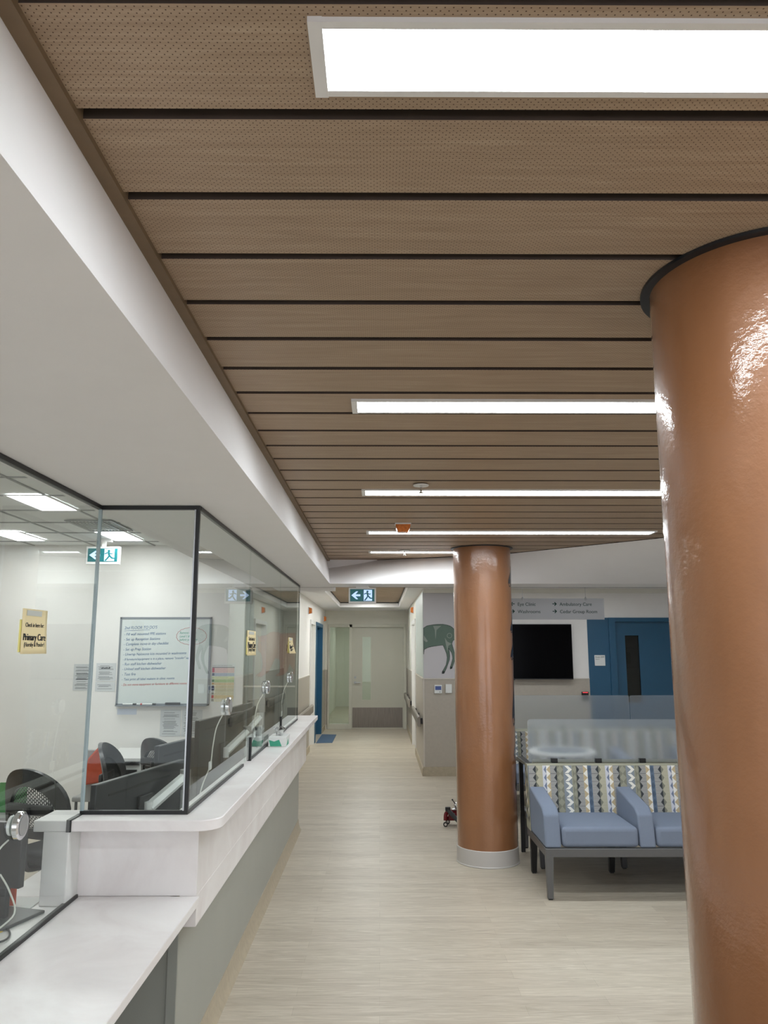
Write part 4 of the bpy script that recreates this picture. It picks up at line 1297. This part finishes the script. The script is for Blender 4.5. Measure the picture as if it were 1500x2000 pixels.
monitor('dark monitor with its back to the glass at the counter step', (-1.16, 3.36), (-0.99, 4.13), 0.80, 1.125, arm='behind the monitor at the counter step')
monitor('dark monitor behind the nearest long glass, lower of the two', (-1.14, 4.20), (-1.05, 4.60), 0.80, 1.18, arm=None)
monitor('large dark monitor behind the first glass joint', (-1.05, 4.70), (-0.92, 5.45), 0.82, 1.262, arm='behind the first glass joint')
monitor('dark monitor behind the middle glass screen', (-1.06, 5.75), (-1.0, 6.35), 0.84, 1.262, arm='behind the middle glass screen')
monitor('farthest dark monitor near the painted bear', (-1.12, 6.95), (-0.98, 7.5), 0.88, 1.24, arm=None)
monitor('dark monitor standing on the low counter behind the intercom', (-1.78, 3.10), (-1.25, 2.93), 0.85, 1.065, arm=None, stand=True)
# desk clutter behind the glass
t = thing('cable_coil', 'loose coil of white cable behind the low counter glass', 'cable', (-1.31, 2.44, 0.742))
m = MB()
pts = []
for k in range(26):
    a = k * 0.75
    pts.append((-1.31 + (0.05 + 0.004 * (k % 5)) * math.cos(a), 2.44 + (0.07 + 0.006 * (k % 4)) * math.sin(a), 0.746 + 0.0016 * k))
m.tube(pts, 0.003); build('loops', m, M_CABLE, t)
build('loose_end', MB().tube([(-1.22, 2.53, 0.745), (-1.20, 2.62, 0.745), (-1.25, 2.75, 0.76), (-1.22, 2.83, 0.80), (-1.26, 2.87, 0.86), (-1.30, 2.88, 0.91)], 0.003), M_CABLE, t)
o = build('black_cable', MB().tube([(-1.42, 2.60, 0.746), (-1.32, 2.66, 0.746), (-1.21, 2.74, 0.746), (-1.24, 2.84, 0.746), (-1.32, 2.88, 0.746)], 0.0035), M_BLACK); tag(o, 'thin black cable curling on the counter behind the glass', 'cable')
o = build('yellow_tag', MB().prism([(-1.36, 2.70), (-1.31, 2.68), (-1.27, 2.73), (-1.24, 2.80), (-1.30, 2.78), (-1.34, 2.76)], 0.7535, 0.756), M_YELLOW); tag(o, 'crumpled yellow tag on the monitor base behind the glass', 'tag')
o = build('paper_sheet', MB().box(-1.42, -1.27, 3.06, 3.20, 0.7415, 0.744, Matrix.Identity(4)), M_PAPER); tag(o, 'white papers on the desk beside the monitor stand', 'paper')
o = build('red_booklet', MB().box(-1.44, -1.34, 3.10, 3.115, 0.7405, 0.84), M_REDCL); tag(o, 'red booklet standing behind the monitor stand', 'booklet')
o = build('paper_sheet', MB().prism([(-1.02, 4.25), (-0.83, 4.29), (-0.82, 4.57), (-0.98, 4.55)], 0.7402, 0.743), M_PAPER); tag(o, 'white sheets lying on the inner desk behind the nearest glass', 'paper')
o = build('paper_sheet', MB().prism([(-0.97, 3.60), (-0.83, 3.56), (-0.84, 3.80), (-0.95, 3.82)], 0.7402, 0.743), M_PAPER); tag(o, 'white sheet on the inner desk under the nearest hanging intercom cable', 'paper')

# ================================================================ WALL DEVICES BEYOND
tv = thing('television', 'black flat wall television between the far column and the blue door', 'television', (1.965, 10.9, 1.267))
build('housing', MB().box(1.31, 2.625, 10.90, 10.945, 1.267, 2.009), M_BLACK, tv, 0.004)
build('screen', MB().box(1.32, 2.617, 10.898, 10.90, 1.280, 2.001), M_TV, tv)
build('wall_bracket', MB().box(1.7, 2.2, 10.945, 10.999, 1.45, 1.85), M_DARKG, tv)
build('sensor', MB().box(1.78, 1.83, 10.90, 10.92, 1.258, 1.267), M_BLACK, tv)
t = thing('thermostat', 'white thermostat with dark blue display on the taupe wall', 'thermostat', (0.79, 10.98, 1.08))
build('body', MB().box(0.741, 0.844, 10.962, 10.985, 1.079, 1.19), M_WPLAST, t, 0.003)
build('display', MB().box(0.752, 0.833, 10.960, 10.962, 1.125, 1.175), lit('blue_display', srgb(50, 64, 110), 0.3), t)
build('button', MB().cyl((0.815, 10.962, 1.098), (0.815, 10.959, 1.098), 0.008), M_GREYPL, t)
t = thing('wall_controller', 'blank white wall box beside the thermostat', 'wall box', (0.935, 10.98, 1.08))
build('body', MB().box(0.893, 0.978, 10.960, 10.985, 1.083, 1.20), M_WPLAST, t, 0.003)
build('screw', MB().cyl((0.91, 10.96, 1.095), (0.91, 10.958, 1.095), 0.004), M_GREYPL, t)
t = thing('room_sign', 'square white room sign on the blue wall beside the door', 'sign', (3.015, 10.985, 1.45))
build('panel', MB().box(2.944, 3.088, 10.978, 10.99, 1.447, 1.590), M_WPLAST, t, 0.002)
text('lettering', 'Room 2209', 0.026, M_TEALINK, (2.953, 10.977, 1.556), t)
text('lettering', 'Support', 0.018, M_GREYINK, (2.953, 10.977, 1.532), t)
t = thing('card_reader', 'small black card reader with red light left of the blue wall', 'card reader', (2.79, 10.98, 1.02))
build('body', MB().box(2.745, 2.835, 10.955, 10.985, 0.98, 1.10), M_BLACK, t, 0.003)
build('indicator', MB().box(2.755, 2.825, 10.953, 10.955, 1.086, 1.096), lit('red_led', (0.8, 0.05, 0.06, 1), 0.8), t)
# dispenser inside the dark room behind the vision pane
t = thing('hand_dispenser', 'grey dispenser on the wall seen through the blue door window', 'dispenser', (3.75, 12.55, 1.3))
build('body', MB().box(3.80, 4.02, 12.52, 12.6, 1.38, 1.68), M_GREYPL, t, 0.01)
build('window_slot', MB().box(3.83, 3.92, 12.515, 12.52, 1.45, 1.62), M_BLACK, t)

# hanging wayfinding sign
SY = 7.9
t = thing('hanging_sign', 'grey hanging directional sign with green lettering before the television', 'sign', (1.6, SY, 1.96))
sx0, sx1, sz0, sz1 = 1.02, 2.235, 1.961, 2.170
build('panel', MB().box(sx0, sx1, SY, SY + 0.012, sz0, sz1), M_SIGNG, t)
def arrow(x, z, d):
    m = MB(); s = 0.016
    def r(pts):
        m.prism([(x + d * p[0], z + p[1]) for p in pts], SY - 0.0015, SY, 'Y')
    r([(-0.022, -0.0035), (0.015, -0.0035), (0.015, 0.0035), (-0.022, 0.0035)])
    r([(0.022, 0.0), (0.002, 0.020), (-0.004, 0.014), (0.011, 0.0)])
    r([(0.022, 0.0), (0.011, 0.0), (-0.004, -0.014), (0.002, -0.020)])
    build('arrow', m, M_TEALINK, t)
for (x, z, s_, dr) in ((1.372, 2.097, 'Eye Clinic', -1), (1.372, 2.024, 'Washrooms', 1), (1.792, 2.097, 'Ambulatory Care', 1), (1.792, 2.024, 'Cedar Group Room', 1)):
    text('lettering', s_, 0.0455, M_TEALINK, (x, SY - 0.0006, z), t, extr=0.0008)
    arrow(x - 0.05, z + 0.018, dr)
for x in (1.425, 2.055):
    build('hanging_wire', MB().cyl((x, SY + 0.006, 2.17), (x, SY + 0.006, 2.5), 0.0016, seg=6), M_ALU, t)
    build('clip', MB().lathe([(0.011, 2.150), (0.011, 2.172), (0.004, 2.186)], (x, SY + 0.006, 0), 10), M_ALU, t)

# handrails
def rail(label, x, s, y0, y1, z0=0.63, z1=0.765):
    t = thing('handrail', label, 'handrail', (x, (y0 + y1) / 2, z0), 'taupe corridor handrails')
    m = MB(); a, b = x + s * 0.035, x + s * 0.075
    m.prism([(a, z0), (b - s * 0.01, z0), (b, z0 + 0.02), (b, z1 - 0.02), (b - s * 0.012, z1), (a + s * 0.005, z1), (a, z1 - 0.01)], y0, y1, 'Y')
    build('rail', m, plain('taupe_rail', srgb(138, 131, 122), 0.4, var=0.03), t, 0.004)
    for yy in (y0 + 0.15, (y0 + y1) / 2, y1 - 0.15):
        build('bracket', MB().box(min(x, a), max(x, a), yy - 0.03, yy + 0.03, z0 + 0.03, z1 - 0.03), M_DARKG, t)
rail('taupe handrail on the left corridor wall', -1.178, 1, 11.3, 13.5)
rail('taupe handrail on the right corridor wall, nearer piece', 0.588, -1, 11.05, 13.15)
rail('taupe handrail on the right corridor wall, farther piece', 0.588, -1, 14.7, 17.1)

# ================================================================ BENCHES
def pattern_face(m, x0, x1, zf, yf, z0, z1, rowh=0.058, start=0.0):
    """zigzag upholstery: front face at y=yf(z), normal -Y. zf unused"""
    cols = [('olive', .050), ('chev', .072), ('olive2', .028), ('hatR', .052), ('tanw', .032), ('slate', .030), ('hatL', .054), ('oliveh', .052), ('lil', .028), ('tanw2', .030), ('hatL', .050)]
    k = 0; u = x0 - start
    tot = len(cols)
    def P(x, z, off=0.0):
        return (min(max(x, x0), x1), yf(z) - off, z)
    def qd(pts, mat, off):
        # clip horizontally by clamping; drop degenerate
        if max(p[0] for p in pts) <= x0 + 1e-4 or min(p[0] for p in pts) >= x1 - 1e-4:
            return
        m.mat(mat)
        q = []
        for p in pts:
            v = P(p[0], min(max(p[1], z0), z1), off)
            if not q or (Vector(v) - Vector(q[-1])).length > 1e-4:
                q.append(v)
        if len(q) >= 3 and (Vector(q[0]) - Vector(q[-1])).length > 1e-4:
            m.poly(q)
    i = 0
    while u < x1:
        nm, wd = cols[i % tot]
        a, b = u, u + wd
        base = {'olive': P_OLIVE, 'chev': P_BGREY, 'olive2': P_OLIVE, 'hatR': P_HATCH, 'tanw': P_WHITE, 'slate': P_BLUE, 'hatL': P_HATCH, 'oliveh': P_HATCHO, 'lil': P_LILAC, 'tanw2': P_WHITE}[nm]
        z = z1
        while z > z0 + 1e-4:
            zt, zb = z, z - rowh
            zm = (zt + zb) / 2
            qd([(a, zb), (b, zb), (b, zt), (a, zt)], base, 0.0)
            e = 0.0006
            if nm in ('olive', 'olive2'):
                qd([(a, zm), ((a + b) / 2, zb), (b, zm), ((a + b) / 2, zt)], P_OLIVE2, e)
            elif nm == 'chev':
                w_ = b - a
                qd([(b - w_ * .12, zb), (b, zb), (b, zt), (b - w_ * .12, zt)], P_OLIVE2, e)
                qd([(a + w_ * .14, zt - .002), (a + w_ * .52, zt - .002), (a + w_ * .92, zm), (a + w_ * .54, zm)], P_WHITE, e * 2)
                qd([(a + w_ * .54, zm), (a + w_ * .92, zm), (a + w_ * .52, zb + .004), (a + w_ * .14, zb + .004)], P_WHITE, e * 2)
            elif nm == 'hatR':
                qd([(a, zb), (a + (b - a) * .42, zm), (a, zt)], P_DARK, e)
                qd([(a, zb), (b, zb), (b, zb + .002), (a, zb + .002)], P_DARK, e)
            elif nm == 'hatL':
                qd([(b, zt), (b - (b - a) * .42, zm), (b, zb)], P_DARK, e)
                qd([(a, zb), (b, zb), (b, zb + .002), (a, zb + .002)], P_DARK, e)
            elif nm == 'oliveh':
                qd([(a, zb), (a + (b - a) * .4, zm), (a, zt)], P_OLIVE, e)
            elif nm == 'tanw':
                qd([(a, zb), (b - .001, zm), (a, zt)], P_TAN, e)
            elif nm == 'tanw2':
                qd([(b, zt), (a + .001, zm), (b, zb)], P_TAN, e)
            elif nm == 'slate':
                qd([(a, zm), ((a + b) / 2, zb), (b, zm), ((a + b) / 2, zt)], plain('pattern_deep_slate', srgb(78, 94, 112), 0.9), e)
            elif nm == 'lil':
                qd([(b, zt), (a + .008, zm), (b, zb)], plain('pattern_periwinkle', srgb(118, 128, 152), 0.9), e)
            z -= rowh
        u = b
        i += 1

def bench(label, x0, n_seats, yf, flip=False, group='back-to-back patterned benches', end_arm=False):
    """front edge at yf (towards -Y); built unflipped then turned if flip"""
    SW, AW, D = 0.535, 0.115, 0.68
    W = n_seats * SW + (n_seats + 1) * AW
    x1 = x0 + W
    yc = yf + D / 2
    t = thing('waiting_bench', label, 'bench', ((x0 + x1) / 2, yc, 0), group)
    # frame
    m = MB()
    m.box(x0, x1, yf, yf + 0.045, 0.275, 0.330).box(x0, x1, yf + D - 0.045, yf + D, 0.275, 0.330)
    m.box(x0, x0 + 0.045, yf + 0.045, yf + D - 0.045, 0.275, 0.330).box(x1 - 0.045, x1, yf + 0.045, yf + D - 0.045, 0.275, 0.330)
    build('frame', m, M_BENCHMETAL, t, 0.003)
    def leg(x, y, mat, sl):
        m = MB()
        w1 = 0.026; w0 = 0.019
        lo = [(x - w0, y - w0 + sl), (x + w0, y - w0 + sl), (x + w0, y + w0 + sl), (x - w0, y + w0 + sl)]
        hi = [(x - w1, y - w1), (x + w1, y - w1), (x + w1, y + w1), (x - w1, y + w1)]
        vl = [m.bm.verts.new((p[0], p[1], 0.008)) for p in lo]; vh = [m.bm.verts.new((p[0], p[1], 0.30)) for p in hi]
        m.face(vl[::-1]); m.face(vh)
        for k in range(4):
            m.face([vl[k], vl[(k + 1) % 4], vh[(k + 1) % 4], vh[k]])
        o = build('leg', m, mat, t, 0.002)
        build('foot_pad', MB().box(x - 0.014, x + 0.014, y - 0.014 + sl, y + 0.014 + sl, 0, 0.009), M_BLACK, o)
    leg(x0 + 0.027, yf + 0.026, M_BENCHMETAL, 0.0); leg(x1 - 0.027, yf + 0.026, M_BENCHMETAL, 0.0)
    for x in (x0 + 0.04, x0 + (SW + AW) * 1 - 0.02, x1 - (SW + AW) - 0.02, x1 - 0.04):
        leg(x, yf + D - 0.04, M_BLACK, 0.03)
    # seats and arms
    for k in range(n_seats):
        sx = x0 + AW + k * (SW + AW)
        build('seat_cushion', MB().box(sx + 0.003, sx + SW - 0.003, yf + 0.012, yf + D - 0.13, 0.332, 0.465), M_BLUEFAB, t, 0.028, seg=4)
    for k in range(n_seats + (0 if end_arm else 1)):
        ax = x0 + k * (SW + AW)
        m = MB()
        m.prism([(yf + 0.008, 0.332), (yf + D - 0.14, 0.332), (yf + D - 0.14, 0.650), (yf + 0.11, 0.585), (yf + 0.045, 0.54)], ax + 0.002, ax + AW - 0.002, 'X')
        build('armrest', m, M_BLUEFAB, t, 0.014, seg=3)
    # backrest
    def yfr(z):
        return yf + D - 0.15 + 0.05 * (z - 0.45) / 0.36
    m = MB().mat(P_HATCH)
    za, zb = 0.335, 0.80
    rear = yf + D + 0.01
    Pp = [(yfr(za) + 0.003, za), (rear - 0.02, za), (rear, zb - 0.01), (rear - 0.02, zb), (yfr(zb) + 0.02, zb + 0.004), (yfr(zb) + 0.003, zb - 0.006)]
    m.mat(P_OLIVE2).prism(Pp, x0 - 0.004, x1 + 0.004, 'X')
    pattern_face(m, x0, x1, 0, yfr, za, zb - 0.005, start=0.26)
    # wrapped end panels: same cloth seen side-on
    for xe, sgn in ((x0 - 0.0045, -1), (x1 + 0.0045, 1)):
        z = zb - 0.01; kk = 0
        while z - 0.055 > za:
            yb = yfr(z) + 0.008; wdt = rear - 0.012 - yb
            for j, mm in enumerate((P_WHITE, P_BLUE, P_OLIVE)):
                ya = yb + wdt * (0.05 + 0.32 * j)
                m.mat((P_WHITE, P_DARK, P_OLIVE, P_BLUE, P_TAN)[(j + kk) % 5])
                m.poly([(xe + sgn * 0.0006, ya, z), (xe + sgn * 0.0006, ya + wdt * .28, z - 0.028), (xe + sgn * 0.0006, ya, z - 0.054)])
            z -= 0.058; kk += 1
    m.mat(P_WHITE)
    o = build('backrest', m, None, t)
    if end_arm:
        e = x1 + 0.003
        build('end_post', MB().box(e, e + 0.034, yf + 0.14, yf + 0.175, 0.0, 0.74), M_BLACK, t, 0.003)
        m = MB(); m.prism([(yf + 0.60, 0.745), (yf + 0.13, 0.735), (yf - 0.02, 0.71), (yf - 0.02, 0.735), (yf + 0.15, 0.768), (yf + 0.60, 0.768)], e - 0.01, e + 0.045, 'X')
        build('end_arm_cap', m, M_BLACK, t, 0.004)
    if flip:
        t.rotation_euler[2] = PI
    return t

def screen_row(label, x0, x1, y, z0, z1, grp):
    t = thing('privacy_screen', label, 'privacy screen', ((x0 + x1) / 2, y, z0), grp)
    m = MB(); r = 0.02
    pts = [(x0, z0), (x1, z0), (x1, z1 - r), (x1 - r * .3, z1 - r * .3), (x1 - r, z1), (x0 + r, z1), (x0 + r * .3, z1 - r * .3), (x0, z1 - r)]
    m.prism(pts, y - 0.004, y + 0.004, 'Y')
    build('panel', m, M_FROST, t)
    x = x0 + 0.20
    while x < x1:
        build('clamp', MB().box(x - 0.024, x + 0.024, y - 0.022, y + 0.022, z0 - 0.004, z0 + 0.03), M_BLACK, t, 0.003)
        x += 0.345
    return t
bench('patterned bench with blue seats facing the viewer behind the big column', 1.13, 3, 5.68)
b2 = bench('patterned bench facing away behind the first frosted screen', 1.222, 3, 6.46, flip=True, end_arm=True)
screen_row('nearer frosted privacy screen above the front bench', 1.165, 2.66, 6.41, 0.80, 1.125, 'frosted screens above the benches')
screen_row('right part of the nearer frosted screen row behind the big column', 2.68, 3.16, 6.41, 0.80, 1.125, 'frosted screens above the benches')
bench('patterned bench with blue seats in the second row by the far column', 1.15, 3, 8.22)
bench('patterned bench facing away in the second row', 1.15, 3, 8.95, flip=True)
screen_row('farther frosted privacy screen before the television wall', 1.46, 2.755, 8.93, 0.81, 1.168, 'frosted screens above the benches')
screen_row('farther frosted privacy screen before the blue door', 2.765, 3.46, 8.93, 0.81, 1.168, 'frosted screens above the benches')
# round table between the rows
t = thing('side_table', 'round white table blurred behind the nearer frosted screen', 'table', (1.70, 7.62, 0))
build('table_top', MB().lathe([(0.24, 0.712), (0.30, 0.715), (0.31, 0.728), (0.30, 0.742), (0.24, 0.742)], (1.70, 7.62, 0), 48), plain('white_table', srgb(246, 246, 242), 0.3), t)
build('table_inlay', MB().lathe([(1e-5, 0.7425), (0.235, 0.7425), (0.235, 0.7435), (1e-5, 0.7436)], (1.70, 7.62, 0), 48), plain('slate_inlay', srgb(112, 124, 136), 0.4), t)
build('stem', MB().cyl((1.70, 7.62, 0.03), (1.70, 7.62, 0.715), 0.03), M_DARKG, t)
build('base', MB().lathe([(0.20, 0), (0.20, 0.012), (0.04, 0.035)], (1.70, 7.62, 0), 40), M_DARKG, t)

# small wheeled device behind the far column
t = thing('wheeled_walker', 'small folded dark red and black wheeled device on the floor behind the far column', 'folded walker', (0.71, 7.95, 0))
build('red_body', MB().tube([(0.628, 7.93, 0.055), (0.64, 7.95, 0.12), (0.70, 7.97, 0.13), (0.80, 7.98, 0.125)], 0.02).tube([(0.63, 7.98, 0.07), (0.70, 8.0, 0.06), (0.80, 8.0, 0.05)], 0.018).box(0.66, 0.84, 7.95, 8.05, 0.05, 0.12), M_REDDEV, t, 0.004)
build('black_tube', MB().cyl((0.645, 7.90, 0.165), (0.775, 7.88, 0.03), 0.020), M_DARKG, t)
build('tube_cap', MB().box(0.625, 0.675, 7.88, 7.92, 0.150, 0.185).box(0.735, 0.785, 7.87, 7.91, 0.0, 0.022), M_BLACK, t, 0.004)
build('chrome_dome', MB().sphere((0.745, 7.96, 0.185), 0.034), M_CHROME, t)
build('chrome_bracket', MB().cyl((0.70, 7.96, 0.15), (0.80, 7.96, 0.17), 0.014), M_CHROME, t)
build('control_stick', MB().cyl((0.725, 7.95, 0.205), (0.700, 7.94, 0.24), 0.004).sphere((0.698, 7.94, 0.244), 0.008), M_BLACK, t)
for wx, wy in ((0.628, 7.93), (0.82, 7.93), (0.66, 8.05)):
    w_ = build('castor', MB().cyl((wx, wy - 0.010, 0.022), (wx, wy + 0.010, 0.022), 0.022, seg=18), M_BLACK, t)
    build('hub', MB().cyl((wx, wy - 0.012, 0.022), (wx, wy + 0.012, 0.022), 0.012, seg=12), M_CHROME, w_)
